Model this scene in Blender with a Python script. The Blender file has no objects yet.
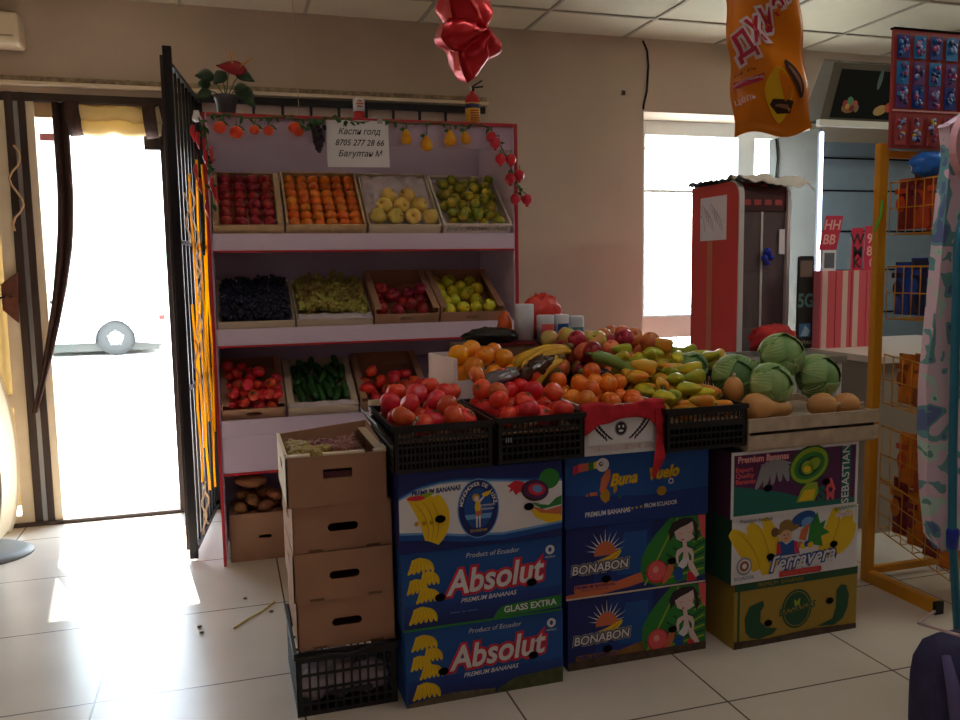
import bpy, bmesh, math, random
from mathutils import Vector, Matrix, Euler, noise
from mathutils.geometry import tessellate_polygon
PI = math.pi
C = bpy.context.scene.collection
sc = bpy.context.scene

# ---------------------------------------------------------------- camera
cam = bpy.data.objects.new('camera', bpy.data.cameras.new('camera'))
C.objects.link(cam)
yaw, pit, roll = 0.29565, 0.10869, -0.015517
f_ = Vector((math.sin(yaw)*math.cos(pit), math.cos(yaw)*math.cos(pit), -math.sin(pit)))
r_ = Vector((math.cos(yaw), -math.sin(yaw), 0)); u_ = r_.cross(f_)
r2 = math.cos(roll)*r_ + math.sin(roll)*u_; u2 = -math.sin(roll)*r_ + math.cos(roll)*u_
cam.matrix_world = Matrix(((r2.x, u2.x, -f_.x, 0), (r2.y, u2.y, -f_.y, 0), (r2.z, u2.z, -f_.z, 1.4), (0, 0, 0, 1)))
cam.data.sensor_width = 36; cam.data.lens = 36*829.3/960; cam.data.clip_start = 0.05; cam.data.clip_end = 300
sc.camera = cam

# ---------------------------------------------------------------- world, sun, lamps, exposure
sc.view_settings.view_transform = 'Standard'; sc.view_settings.look = 'None'
sc.view_settings.gamma = 1; sc.view_settings.use_curve_mapping = False
sc.view_settings.exposure = 0.38
w = bpy.data.worlds.new('sky'); sc.world = w; w.use_nodes = True
nt = w.node_tree; bg = nt.nodes['Background']
tc = nt.nodes.new('ShaderNodeTexCoord'); sx = nt.nodes.new('ShaderNodeSeparateXYZ'); cr = nt.nodes.new('ShaderNodeValToRGB')
nt.links.new(tc.outputs['Generated'], sx.inputs[0]); nt.links.new(sx.outputs['Z'], cr.inputs[0]); nt.links.new(cr.outputs[0], bg.inputs[0])
cr.color_ramp.elements[0].position = 0.0; cr.color_ramp.elements[0].color = (1.0, 0.97, 0.90, 1)
cr.color_ramp.elements[1].position = 0.6; cr.color_ramp.elements[1].color = (0.62, 0.8, 1.0, 1)
bg.inputs[1].default_value = 10.0

def lamp(name, kind, loc, direction, energy, color=(1, 1, 1), **k):
    d = bpy.data.lights.new(name, kind); o = bpy.data.objects.new(name, d); C.objects.link(o)
    o.location = loc; o.rotation_euler = Vector(direction).to_track_quat('-Z', 'Y').to_euler()
    d.energy = energy; d.color = color
    for a, b in k.items(): setattr(d, a, b)
    return o
lamp('sun', 'SUN', (-1, 9, 8), (0.13, -1.0, -1.3), 16.0, (1.0, 0.93, 0.82), angle=0.01)
pt = lamp('daylight_door', 'AREA', (-0.95, 5.5, 1.2), (0, -1, 0), 1, shape='RECTANGLE', size=1.9, size_y=2.5)
pt.data.cycles.is_portal = True
pt = lamp('daylight_window', 'AREA', (3.4, 5.72, 1.4), (0, -1, 0), 1, shape='RECTANGLE', size=1.5, size_y=2.2)
pt.data.cycles.is_portal = True
# added dim fill lights, no fixtures seen: back of the shop, right-hand counters
lamp('fill_light_shop', 'AREA', (0.2, -1.2, 2.85), (0, 0, -1), 7, (1.0, 0.84, 0.86), shape='RECTANGLE', size=1.2, size_y=1.2)
lamp('fill_light_counter', 'AREA', (4.3, 2.6, 2.85), (0, 0, -1), 14, (0.92, 1.0, 0.86), shape='RECTANGLE', size=1.2, size_y=0.6)

lamp('fill_light_stall', 'AREA', (1.5, 1.9, 2.85), (0, 0, -1), 4.5, (1.0, 0.95, 0.9), shape='RECTANGLE', size=1.2, size_y=0.3)  # added fill light to brighten the fruit tops, no fixture seen

# ---------------------------------------------------------------- materials
def lin(c):
    return tuple(((v/255)/12.92 if v/255 <= 0.04045 else ((v/255+0.055)/1.055)**2.4) for v in c)
_m = {}
def mat(name, rgb, rough=0.55, metal=0.0, var=0.0, scale=14.0, hue=0.0, bump=0.0, spec=0.5, sss=0, coord='Object', c2=None):
    """procedural material: base colour, noise variation towards c2 or darker, variation per object"""
    if name in _m: return _m[name]
    m = bpy.data.materials.new(name); m.use_nodes = True; n = m.node_tree; b = n.nodes['Principled BSDF']
    col = lin(rgb); b.inputs['Base Color'].default_value = (*col, 1); b.inputs['Roughness'].default_value = rough
    b.inputs['Metallic'].default_value = metal; b.inputs['Specular IOR Level'].default_value = spec
    if var or c2 or hue or bump:
        t = n.nodes.new('ShaderNodeTexCoord'); nz = n.nodes.new('ShaderNodeTexNoise')
        nz.inputs['Scale'].default_value = scale; nz.inputs['Detail'].default_value = 4
        oi = n.nodes.new('ShaderNodeObjectInfo')
        ad = n.nodes.new('ShaderNodeVectorMath'); ad.operation = 'ADD'
        n.links.new(t.outputs[coord], ad.inputs[0]); 
        ml = n.nodes.new('ShaderNodeVectorMath'); ml.operation = 'SCALE'; ml.inputs[0].default_value = (7, 11, 5)
        n.links.new(oi.outputs['Random'], ml.inputs['Scale']); n.links.new(ml.outputs[0], ad.inputs[1])
        n.links.new(ad.outputs[0], nz.inputs['Vector'])
        if var or c2:
            rp = n.nodes.new('ShaderNodeValToRGB'); rp.color_ramp.elements[0].position = 0.35; rp.color_ramp.elements[1].position = 0.65
            cc = lin(c2) if c2 else tuple(v*(1-var) for v in col)
            rp.color_ramp.elements[0].color = (*cc, 1); rp.color_ramp.elements[1].color = (*(col if c2 else tuple(min(1, v*(1+var*0.5)) for v in col)), 1)
            n.links.new(nz.outputs[0], rp.inputs[0]); last = rp.outputs[0]
        else:
            rg = n.nodes.new('ShaderNodeRGB'); rg.outputs[0].default_value = (*col, 1); last = rg.outputs[0]
        if hue:
            hs = n.nodes.new('ShaderNodeHueSaturation')
            mr = n.nodes.new('ShaderNodeMapRange'); mr.inputs[3].default_value = 0.5-hue; mr.inputs[4].default_value = 0.5+hue
            mv = n.nodes.new('ShaderNodeMapRange'); mv.inputs[3].default_value = 0.78; mv.inputs[4].default_value = 1.15
            fr = n.nodes.new('ShaderNodeMath'); fr.operation = 'MULTIPLY'; fr.inputs[1].default_value = 7.31
            f2 = n.nodes.new('ShaderNodeMath'); f2.operation = 'FRACT'
            n.links.new(oi.outputs['Random'], mr.inputs[0]); n.links.new(oi.outputs['Random'], fr.inputs[0]); n.links.new(fr.outputs[0], f2.inputs[0])
            n.links.new(f2.outputs[0], mv.inputs[0]); n.links.new(mr.outputs[0], hs.inputs['Hue']); n.links.new(mv.outputs[0], hs.inputs['Value'])
            n.links.new(last, hs.inputs['Color']); last = hs.outputs[0]
        n.links.new(last, b.inputs['Base Color'])
        if bump:
            bp = n.nodes.new('ShaderNodeBump'); bp.inputs['Strength'].default_value = bump; bp.inputs['Distance'].default_value = 0.01
            n.links.new(nz.outputs[0], bp.inputs['Height']); n.links.new(bp.outputs[0], b.inputs['Normal'])
    _m[name] = m; return m
def glassmat(name, rgb, alpha, rough=0.05):
    m = bpy.data.materials.new(name); m.use_nodes = True; n = m.node_tree; b = n.nodes['Principled BSDF']
    tr = n.nodes.new('ShaderNodeBsdfTransparent'); tr.inputs[0].default_value = (*lin(rgb), 1)
    mx = n.nodes.new('ShaderNodeMixShader'); mx.inputs[0].default_value = alpha
    b.inputs['Base Color'].default_value = (*lin(rgb), 1); b.inputs['Roughness'].default_value = rough
    n.links.new(tr.outputs[0], mx.inputs[1]); n.links.new(b.outputs[0], mx.inputs[2]); n.links.new(mx.outputs[0], n.nodes['Material Output'].inputs[0])
    return m
def translucent(name, rgb, mix=0.5, rough=0.6):
    m = bpy.data.materials.new(name); m.use_nodes = True; n = m.node_tree; b = n.nodes['Principled BSDF']
    tr = n.nodes.new('ShaderNodeBsdfTranslucent'); tr.inputs[0].default_value = (*lin(rgb), 1)
    nz = n.nodes.new('ShaderNodeTexNoise'); nz.inputs['Scale'].default_value = 30
    bp = n.nodes.new('ShaderNodeBump'); bp.inputs['Strength'].default_value = 0.3; n.links.new(nz.outputs[0], bp.inputs['Height']); n.links.new(bp.outputs[0], b.inputs['Normal'])
    mx = n.nodes.new('ShaderNodeMixShader'); mx.inputs[0].default_value = mix
    b.inputs['Base Color'].default_value = (*lin(rgb), 1); b.inputs['Roughness'].default_value = rough
    n.links.new(b.outputs[0], mx.inputs[1]); n.links.new(tr.outputs[0], mx.inputs[2]); n.links.new(mx.outputs[0], n.nodes['Material Output'].inputs[0])
    return m
def emit(name, rgb, s):
    m = bpy.data.materials.new(name); m.use_nodes = True; b = m.node_tree.nodes['Principled BSDF']
    b.inputs['Emission Color'].default_value = (*lin(rgb), 1); b.inputs['Emission Strength'].default_value = s; return m
def grid_mat(name, rgb, rgb2, line, x0, y0, step, wid, rough, nscale, rvar=0.1, bumpk=0.0):
    """square tiles with joints, in world metres"""
    m = bpy.data.materials.new(name); m.use_nodes = True; n = m.node_tree; b = n.nodes['Principled BSDF']; L = n.links.new
    g = n.nodes.new('ShaderNodeNewGeometry'); sp = n.nodes.new('ShaderNodeSeparateXYZ'); L(g.outputs['Position'], sp.inputs[0])
    def line_for(sock, o):
        a = n.nodes.new('ShaderNodeMath'); a.operation = 'SUBTRACT'; a.inputs[1].default_value = o; L(sock, a.inputs[0])
        p = n.nodes.new('ShaderNodeMath'); p.operation = 'PINGPONG'; p.inputs[1].default_value = step/2; L(a.outputs[0], p.inputs[0])
        c = n.nodes.new('ShaderNodeMath'); c.operation = 'LESS_THAN'; c.inputs[1].default_value = wid; L(p.outputs[0], c.inputs[0]); return c.outputs[0]
    mx = n.nodes.new('ShaderNodeMath'); mx.operation = 'MAXIMUM'; L(line_for(sp.outputs[0], x0), mx.inputs[0]); L(line_for(sp.outputs[1], y0), mx.inputs[1])
    nz = n.nodes.new('ShaderNodeTexNoise'); nz.inputs['Scale'].default_value = nscale; nz.inputs['Detail'].default_value = 6; L(g.outputs['Position'], nz.inputs['Vector'])
    rp = n.nodes.new('ShaderNodeValToRGB'); rp.color_ramp.elements[0].position = 0.15; rp.color_ramp.elements[1].position = 0.85
    rp.color_ramp.elements[0].color = (*lin(rgb2), 1); rp.color_ramp.elements[1].color = (*lin(rgb), 1); L(nz.outputs[0], rp.inputs[0])
    mc = n.nodes.new('ShaderNodeMix'); mc.data_type = 'RGBA'; L(mx.outputs[0], mc.inputs[0]); L(rp.outputs[0], mc.inputs[6]); mc.inputs[7].default_value = (*lin(line), 1)
    L(mc.outputs[2], b.inputs['Base Color'])
    mr = n.nodes.new('ShaderNodeMapRange'); mr.inputs[3].default_value = rough-rvar; mr.inputs[4].default_value = rough+rvar; L(nz.outputs[0], mr.inputs[0]); L(mr.outputs[0], b.inputs['Roughness'])
    return m

M_floor = grid_mat('floor_tile', (226, 216, 204), (205, 193, 180), (108, 98, 88), -0.475, 2.204, 0.655, 0.0035, 0.25, 2.3, 0.05)
M_ceil = mat('ceiling_board', (226, 214, 190), 0.9, var=0.05, scale=3, coord='Object')
M_tbar = mat('ceiling_bar', (178, 166, 146), 0.6)
M_wall = mat('plaster', (206, 186, 166), 0.85, var=0.06, scale=2.0, bump=0.05)
M_wallp = mat('pink_plaster', (222, 188, 178), 0.85, var=0.05, scale=2.0)
M_white = mat('white_laminate', (230, 210, 236), 0.42, var=0.03, scale=5)
M_mauve = mat('lilac_laminate', (196, 174, 200), 0.5, var=0.05, scale=4)
M_red = mat('red_trim', (190, 30, 44), 0.4)
M_card = mat('brown_cardboard', (180, 136, 108), 0.85, var=0.08, scale=9)
M_cardw = mat('pale_cardboard', (226, 208, 184), 0.85, var=0.06, scale=9)
M_cardi = mat('cardboard_inside', (128, 96, 72), 0.9, var=0.1, scale=9)
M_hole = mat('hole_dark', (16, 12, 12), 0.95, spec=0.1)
M_black = mat('black_plastic', (20, 20, 24), 0.42)
M_blackm = mat('black_metal', (22, 20, 24), 0.4, metal=0.3)
M_brownm = mat('brown_metal', (58, 40, 34), 0.5)
M_cream = mat('cream_frame', (232, 214, 184), 0.5, var=0.04)
M_wood = mat('crate_wood', (206, 172, 132), 0.8, var=0.18, scale=20)
M_woodg = mat('grey_wood', (196, 176, 152), 0.85, var=0.2, scale=22)
M_paper = mat('white_paper', (236, 232, 238), 0.7)
M_tissue = mat('crumpled_paper', (214, 200, 208), 0.8, var=0.1, scale=12, bump=0.5)
M_ink = mat('ink', (40, 36, 52), 0.7)
M_leaf = mat('leaf_green', (52, 96, 44), 0.5, var=0.3, scale=25)
M_leafd = mat('dark_leaf_green', (28, 62, 34), 0.35, var=0.3, scale=20)
M_stem = mat('stem_green', (86, 112, 60), 0.6)
M_foam = mat('foam_white', (232, 214, 216), .7, var=.04)
M_yellowm = mat('yellow_metal', (214, 146, 22), 0.4)

# ---------------------------------------------------------------- mesh helper
class MB:
    def __init__(s): s.v = []; s.f = []; s.fm = []; s.sm = []; s.mats = []; s.M = Matrix()
    def mi(s, m):
        if m not in s.mats: s.mats.append(m)
        return s.mats.index(m)
    def add(s, vs, fs, m, smooth=False):
        o = len(s.v); i = s.mi(m)
        s.v += [s.M @ Vector(v) for v in vs]
        for f in fs: s.f.append([o+k for k in f]); s.fm.append(i); s.sm.append(smooth)
        return s
    def box(s, x0, x1, y0, y1, z0, z1, m, R=None):
        vs = [(x0, y0, z0), (x1, y0, z0), (x1, y1, z0), (x0, y1, z0), (x0, y0, z1), (x1, y0, z1), (x1, y1, z1), (x0, y1, z1)]
        if R is not None: vs = [R @ Vector(v) for v in vs]
        return s.add(vs, [(0, 3, 2, 1), (4, 5, 6, 7), (0, 1, 5, 4), (1, 2, 6, 5), (2, 3, 7, 6), (3, 0, 4, 7)], m)
    def tube(s, pts, r, m, n=8, smooth=True, closed=False):
        pts = [Vector(p) for p in pts]; rr = r if isinstance(r, (list, tuple)) else [r]*len(pts)
        vs = []; fs = []; prev = None
        for k, p in enumerate(pts):
            a = pts[max(0, k-1)]; b = pts[min(len(pts)-1, k+1)]
            if closed: a = pts[k-1]; b = pts[(k+1) % len(pts)]
            t = (b-a).normalized() if (b-a).length > 1e-9 else Vector((0, 0, 1))
            if prev is None: x = t.orthogonal().normalized()
            else: x = (prev - t*prev.dot(t)).normalized() if (prev - t*prev.dot(t)).length > 1e-6 else t.orthogonal().normalized()
            prev = x; y = t.cross(x)
            for j in range(n): an = 2*PI*j/n; vs.append(p + (x*math.cos(an)+y*math.sin(an))*rr[k])
        for k in range(len(pts)-1 + (1 if closed else 0)):
            for j in range(n):
                k2 = (k+1) % len(pts); fs.append((k*n+j, k*n+(j+1) % n, k2*n+(j+1) % n, k2*n+j))
        if not closed: fs.append(tuple(range(n-1, -1, -1))); fs.append(tuple((len(pts)-1)*n+j for j in range(n)))
        return s.add(vs, fs, m, smooth)
    def lathe(s, prof, m, n=20, c=(0, 0, 0), R=None, smooth=True, fn=None):
        vs = []; fs = []; R = R or Matrix.Identity(3); c = Vector(c)
        for (r, z) in prof:
            for j in range(n):
                a = 2*PI*j/n; k = fn(a, r, z) if fn else 1.0
                vs.append(c + R @ Vector((r*k*math.cos(a), r*k*math.sin(a), z)))
        for i in range(len(prof)-1):
            for j in range(n): fs.append((i*n+j, i*n+(j+1) % n, (i+1)*n+(j+1) % n, (i+1)*n+j))
        if prof[0][0] > 1e-6: fs.append(tuple(range(n-1, -1, -1)))
        if prof[-1][0] > 1e-6: fs.append(tuple((len(prof)-1)*n+j for j in range(n)))
        return s.add(vs, fs, m, smooth)
    def ball(s, c, r, m, n=14, R=None, fn=None, smooth=True):
        if not isinstance(r, (tuple, list)): r = (r, r, r)
        k = max(4, n//2+1); vs = []; fs = []; R = R or Matrix.Identity(3); c = Vector(c)
        for i in range(k+1):
            th = PI*i/k
            for j in range(n):
                a = 2*PI*j/n; d = Vector((math.sin(th)*math.cos(a), math.sin(th)*math.sin(a), -math.cos(th)))
                q = fn(d) if fn else 1.0
                vs.append(c + R @ Vector((d.x*r[0]*q, d.y*r[1]*q, d.z*r[2]*q)))
        for i in range(k):
            for j in range(n): fs.append((i*n+j, i*n+(j+1) % n, (i+1)*n+(j+1) % n, (i+1)*n+j))
        return s.add(vs, fs, m, smooth)
    def quad(s, a, b, c, d, m, smooth=False): return s.add([a, b, c, d], [(0, 1, 2, 3)], m, smooth)
    def sheet(s, fn, nu, nv, m, smooth=True):
        vs = [fn(i/nu, j/nv) for i in range(nu+1) for j in range(nv+1)]
        fs = [(i*(nv+1)+j, (i+1)*(nv+1)+j, (i+1)*(nv+1)+j+1, i*(nv+1)+j+1) for i in range(nu) for j in range(nv)]
        return s.add(vs, fs, m, smooth)
    def panel(s, outer, holes, F, t, m):
        """flat panel with holes; F(a, b, d) maps panel coordinates and depth to space"""
        loops = [outer]+holes; flat = [p for l in loops for p in l]
        tris = tessellate_polygon([[Vector((p[0], p[1], 0)) for p in l] for l in loops])
        vs = [F(p[0], p[1], 0) for p in flat]+[F(p[0], p[1], t) for p in flat]; N = len(flat)
        fs = [tuple(q) for q in tris]+[(q[2]+N, q[1]+N, q[0]+N) for q in tris]; o = 0
        for l in loops:
            k = len(l)
            for i in range(k): fs.append((o+i, o+(i+1) % k, o+(i+1) % k+N, o+i+N))
            o += k
        return s.add(vs, fs, m)
    def shape(s, pts, F, lay, m):
        tris = tessellate_polygon([[Vector((p[0], p[1], 0)) for p in pts]])
        return s.add([F(p[0], p[1], lay) for p in pts], [tuple(t) for t in tris], m)
    def text(s, txt, size, cx, cy, F, lay, m, rot=0.0, shear=0.0, off=0.0, sx_=1.0, align='CENTER'):
        cu = bpy.data.curves.new('t', 'FONT'); cu.body = txt; cu.size = size; cu.align_x = align; cu.align_y = 'CENTER'
        cu.offset = off; cu.resolution_u = 3; cu.shear = shear
        o = bpy.data.objects.new('t', cu); C.objects.link(o)
        dg = bpy.context.evaluated_depsgraph_get(); me = bpy.data.meshes.new_from_object(o.evaluated_get(dg))
        ca, sa = math.cos(rot), math.sin(rot)
        vs = []
        for v in me.vertices:
            x, y = v.co.x*sx_, v.co.y; vs.append(F(cx+x*ca-y*sa, cy+x*sa+y*ca, lay))
        s.add(vs, [tuple(p.vertices) for p in me.polygons], m)
        bpy.data.objects.remove(o); bpy.data.curves.remove(cu); bpy.data.meshes.remove(me)
        return s
    def build(s, name, parent=None, bevel=0.0, label=None, world=True, solid=0.0, sub=0):
        me = bpy.data.meshes.new(name); me.from_pydata([tuple(v) for v in s.v], [], s.f)
        for m in s.mats: me.materials.append(m)
        for p, i, q in zip(me.polygons, s.fm, s.sm): p.material_index = i; p.use_smooth = q
        bm = bmesh.new(); bm.from_mesh(me)
        bmesh.ops.remove_doubles(bm, verts=bm.verts, dist=1e-6); bmesh.ops.dissolve_degenerate(bm, dist=1e-7, edges=bm.edges)
        bm.to_mesh(me); bm.free(); me.validate()
        o = bpy.data.objects.new(name, me); C.objects.link(o)
        if parent is not None:
            o.parent = parent
            if world:
                P = Matrix(); q = parent
                o.matrix_parent_inverse = wm(parent).inverted()
        if bevel:
            b = o.modifiers.new('b', 'BEVEL'); b.width = bevel; b.segments = 2; b.limit_method = 'ANGLE'; b.angle_limit = 0.7
        if solid:
            b = o.modifiers.new('s', 'SOLIDIFY'); b.thickness = solid
        if sub:
            b = o.modifiers.new('u', 'SUBSURF'); b.levels = sub; b.render_levels = sub
        if label: o['label'] = label
        return o
def wm(o):
    m = Matrix.LocRotScale(o.location, o.rotation_euler, o.scale)
    if o.parent: m = wm(o.parent) @ o.matrix_parent_inverse @ m
    return m
def tag(o, label, cat, group=None, kind=None):
    o['label'] = label; o['category'] = cat
    if group: o['group'] = group
    if kind: o['kind'] = kind
    return o
def thing(name, label, cat, loc=(0, 0, 0), rz=0.0, group=None):
    o = bpy.data.objects.new(name, None); C.objects.link(o); o.location = loc; o.rotation_euler = (0, 0, rz)
    o.empty_display_size = 0.05
    return tag(o, label, cat, group)
def struct(mb, name, **k):
    o = mb.build(name, **k); o['kind'] = 'structure'; return o
def copy_tree(o, parent=None):
    c = o.copy(); C.objects.link(c)
    if parent is not None: c.parent = parent
    for ch in [x for x in bpy.data.objects if x.parent == o]: copy_tree(ch, c)
    return c
def ring(cx, cy, rx, ry, n=20, rot=0.0):
    return [(cx+rx*math.cos(2*PI*i/n)*math.cos(rot)-ry*math.sin(2*PI*i/n)*math.sin(rot), cy+rx*math.cos(2*PI*i/n)*math.sin(rot)+ry*math.sin(2*PI*i/n)*math.cos(rot)) for i in range(n)]
def rrect(x0, x1, y0, y1, r, n=4):
    p = []
    for (cx, cy, a0) in ((x1-r, y1-r, 0), (x0+r, y1-r, PI/2), (x0+r, y0+r, PI), (x1-r, y0+r, 1.5*PI)):
        for i in range(n+1): a = a0+PI/2*i/n; p.append((cx+r*math.cos(a), cy+r*math.sin(a)))
    return p
def rect(x0, x1, y0, y1): return [(x0, y0), (x1, y0), (x1, y1), (x0, y1)]
def plane_front(x0, y, z0):      # face turned towards -Y
    return lambda a, b, d: Vector((x0+a, y+d, z0+b))
def plane_left(x, y0, z0):       # face turned towards -X
    return lambda a, b, d: Vector((x+d, y0+a, z0+b))

# ================================================================ SETTING
XL, XR, YB, YF, ZC = -2.6, 5.3, 5.1, -4.0, 2.88
struct(MB().box(XL-.3, XR+.3, YF-.3, YB+.02, -0.1, 0, M_floor), 'floor')
struct(MB().box(XL-.3, XR+.3, YF-.3, YB+.4, ZC+.02, ZC+.1, M_ceil), 'ceiling')
b = MB()
xs = [-0.168+0.685*k for k in range(-4, 9)]
for x in xs: b.box(x-.009, x+.009, YF, YB, ZC+.010, ZC+.02, M_tbar)
k = 0
while YB-0.42-0.685*k > YF:
    y = YB-0.42-0.685*k; b.box(XL, XR, y-.009, y+.009, ZC+.0105, ZC+.0195, M_tbar); k += 1
struct(b, 'trim_1')
# back wall with door opening and window opening
b = MB()
F = lambda a, c, d: Vector((a, YB+d, c))
b.panel(rect(XL-.3, XR+.3, -0.1, ZC+.02), [rect(-1.95, -0.27, -0.02, 2.385), rect(2.72, 4.04, 0.35, 2.43)], F, 0.36, M_wall)
struct(b, 'wall_back')
struct(MB().box(XL-.3, XL, YF, YB, -0.1, ZC+.02, M_wall), 'wall_left')
struct(MB().box(XR, XR+.3, YF, YB, -0.1, ZC+.02, M_wall), 'wall_right')
struct(MB().box(XL-.3, XR+.3, YF-.3, YF, -0.1, ZC+.02, M_wall), 'wall_front')
b = MB(); b.box(-2.5, 1.62, YB-.05, YB-.002, 2.418, 2.436, M_cream)
b.box(-2.5, 1.62, YB-.012, YB-.001, 2.436, 2.47, mat('old_plaster_strip', (170, 150, 122), 0.9, var=0.35, scale=40))
struct(b, 'trim_2')
# pink plaster below the window, window frame
b = MB()
b.box(2.72, 4.04, 5.38, 5.455, 0.885, 1.035, M_wallp); b.box(2.72, 4.04, 5.38, 5.455, 0.35, 0.6, M_wallp)
struct(b, 'trim_3')
root = bpy.data.objects.new('window_1', None); C.objects.link(root); root.location = (3.4, 5.42, 1.03); root['kind'] = 'structure'
b = MB(); Mfr = mat('white_window_frame', (236, 236, 232), 0.4)
for (x0, x1) in ((2.72, 2.89), (3.65, 3.79), (3.97, 4.04)): b.box(x0, x1, 5.39, 5.45, 1.0355, 2.43, Mfr)
b.box(2.8901, 3.6499, 5.39, 5.45, 2.33, 2.43, Mfr); b.box(3.7901, 3.9699, 5.39, 5.45, 2.33, 2.43, Mfr)
for (x0, x1) in ((2.8901, 3.6499), (3.7901, 3.9699)): b.box(x0, x1, 5.39, 5.45, 1.0355, 1.05, Mfr)
b.box(2.8901, 3.6499, 5.40, 5.44, 1.93, 1.95, Mfr)
b.build('window_frame', root, bevel=0.003)
M_glass = glassmat('clear_glass', (245, 250, 250), 0.06)
b = MB(); b.box(2.8902, 3.6498, 5.418, 5.422, 1.051, 1.929, M_glass); b.box(2.8902, 3.6498, 5.418, 5.422, 1.951, 2.329, M_glass); b.box(3.7902, 3.9698, 5.418, 5.422, 1.051, 2.329, M_glass)
b.box(2.73, 4.03, 5.418, 5.422, 0.602, 0.883, M_glass); b.build('pane', root)
# window bars outside
t = thing('window_grille', 'thin white bars with loose wires outside the bright window', 'grille', (3.3, 5.52, 1.0))
b = MB(); Mbar = mat('grey_bar', (176, 178, 176), 0.5)
for i in range(7): x = 2.9+0.165*i; b.tube([(x, 5.52, 0.36), (x, 5.52, 2.42)], 0.005, Mbar, 6)
for z in (0.62, 1.1, 1.92, 2.25): b.tube([(2.73, 5.512, z), (4.03, 5.512, z)], 0.005, Mbar, 6)
b.build('bars', t)
b = MB(); Mwire = mat('brown_wire', (140, 108, 90), 0.6)
random.seed(4)
for (x0, z0, x1, z1) in ((2.76, 2.4, 3.35, 1.3), (2.8, 2.0, 3.3, 1.4), (2.9, 1.6, 3.5, 2.0), (3.0, 2.1, 3.1, 1.5)):
    pts = [Vector((x0+(x1-x0)*k/12+0.03*math.sin(k*1.3+x0*9), 5.495, z0+(z1-z0)*k/12+0.03*math.cos(k*1.7))) for k in range(13)]
    b.tube(pts, 0.0025, Mwire, 5)
b.build('wire', t)

# ---- door frame, curtain, sidelight
root = bpy.data.objects.new('door_1', None); C.objects.link(root); root.location = (-0.65, 5.1, 0); root['kind'] = 'structure'
b = MB()
b.box(-1.085, -1.045, 5.09, 5.17, 0, 2.385, M_brownm); b.box(-1.020, -0.985, 5.09, 5.17, 0, 2.385, M_brownm)
b.box(-1.95, -0.27, 5.092, 5.168, 2.34, 2.384, M_brownm)
b.box(-0.315, -0.271, 5.09, 5.17, 0, 2.339, M_brownm)
b.build('frame', root, bevel=0.003)
b = MB(); b.box(-1.045, -1.020, 5.10, 5.15, 0, 2.339, mat('bright_metal', (170, 168, 170), 0.3, metal=0.8)); b.build('door_track', root)
b = MB(); b.box(-0.985, -0.945, 5.10, 5.16, 0.0, 2.339, M_cream); b.box(-0.945, -0.315, 5.12, 5.16, 2.26, 2.339, mat('tan_board', (196, 160, 116), 0.7)); b.box(-0.40, -0.315, 5.11, 5.16, 2.10, 2.259, M_brownm)
b.build('inner_frame', root, bevel=0.002)
b = MB(); b.box(-1.95, -0.27, 5.0805, 5.24, 0.0005, 0.022, mat('threshold_dark', (70, 56, 48), 0.6)); b.build('threshold', root)
struct(MB().panel(rect(-1.95, -1.086, 0.0, 2.339), [rect(-1.88, -1.15, 0.75, 2.27), rect(-1.88, -1.15, 0.06, 0.68)], F, 0.05, M_cream), 'trim_4')
root2 = bpy.data.objects.new('window_2', None); C.objects.link(root2); root2.location = (-1.5, 5.15, 0.75); root2['kind'] = 'structure'
b = MB(); b.box(-1.879, -1.151, 5.12, 5.124, 0.751, 2.269, M_glass); b.box(-1.879, -1.151, 5.12, 5.124, 0.061, 0.679, M_glass); b.build('pane', root2)
M_gold = translucent('gold_cloth', (150, 118, 70), 0.2)
o = MB().sheet(lambda u, v: (-1.9+0.78*u, 5.2+0.02*math.sin(u*60), 0.1+2.15*v), 90, 3, M_gold).build('yellow_curtain')
tag(o, 'golden yellow curtain hanging outside the narrow glazing left of the doorway', 'curtain')
# narrow pane beside the dark curtain with the pink sticker
o = MB().box(-0.944, -0.836, 5.125, 5.128, 0.05, 2.259, M_glass).build('pane_strip', root)
o = MB().box(-0.93, -0.86, 5.121, 5.1245, 2.135, 2.175, mat('pink_sticker', (236, 150, 150), 0.6)).build('sticker')
tag(o, 'small pink sticker near the top of the narrow door pane', 'sticker')
M_brc = mat('brown_cloth', (66, 42, 34), 0.95, var=0.25, scale=30)
def curt(u, v):
    z = 2.33-1.68*v
    bend = -0.205*max(0, (v-0.25)/0.75)**1.7
    x0 = -0.845+bend; wd = 0.072*(1-0.75*max(0, v-0.45)/0.55)
    return Vector((x0+wd*u, 5.065-0.025*math.sin(u*9)*(1-v*0.5), z))
o = MB().sheet(curt, 12, 24, M_brc).build('door_curtain', solid=0.006)
tag(o, 'dark brown cloth curtain gathered to the left side of the open doorway', 'curtain')
t = thing('rolled_blind', 'cream cloth rolled up and tied under the top of the doorway', 'blind', (-0.57, 5.06, 2.2))
Mroll = translucent('cream_roll', (226, 204, 150), 0.35)
b = MB()
for (z, r, o_) in ((2.275, 0.048, 0.0), (2.205, 0.046, 1.3)):
    b.tube([(-0.765+0.0465*k, 5.055, z+0.008*math.sin(k*1.4+o_)) for k in range(11)], [r*(0.92+0.1*math.sin(k*2.1+o_)) for k in range(11)], Mroll, 12)
b.build('cloth_roll', t)
for x in (-0.75, -0.365):
    MB().tube([(x-0.02, 5.05, 2.245), (x+0.045, 5.05, 2.25)], [0.096, 0.092], M_brc, 14).build('end_wrap', t)
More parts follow.
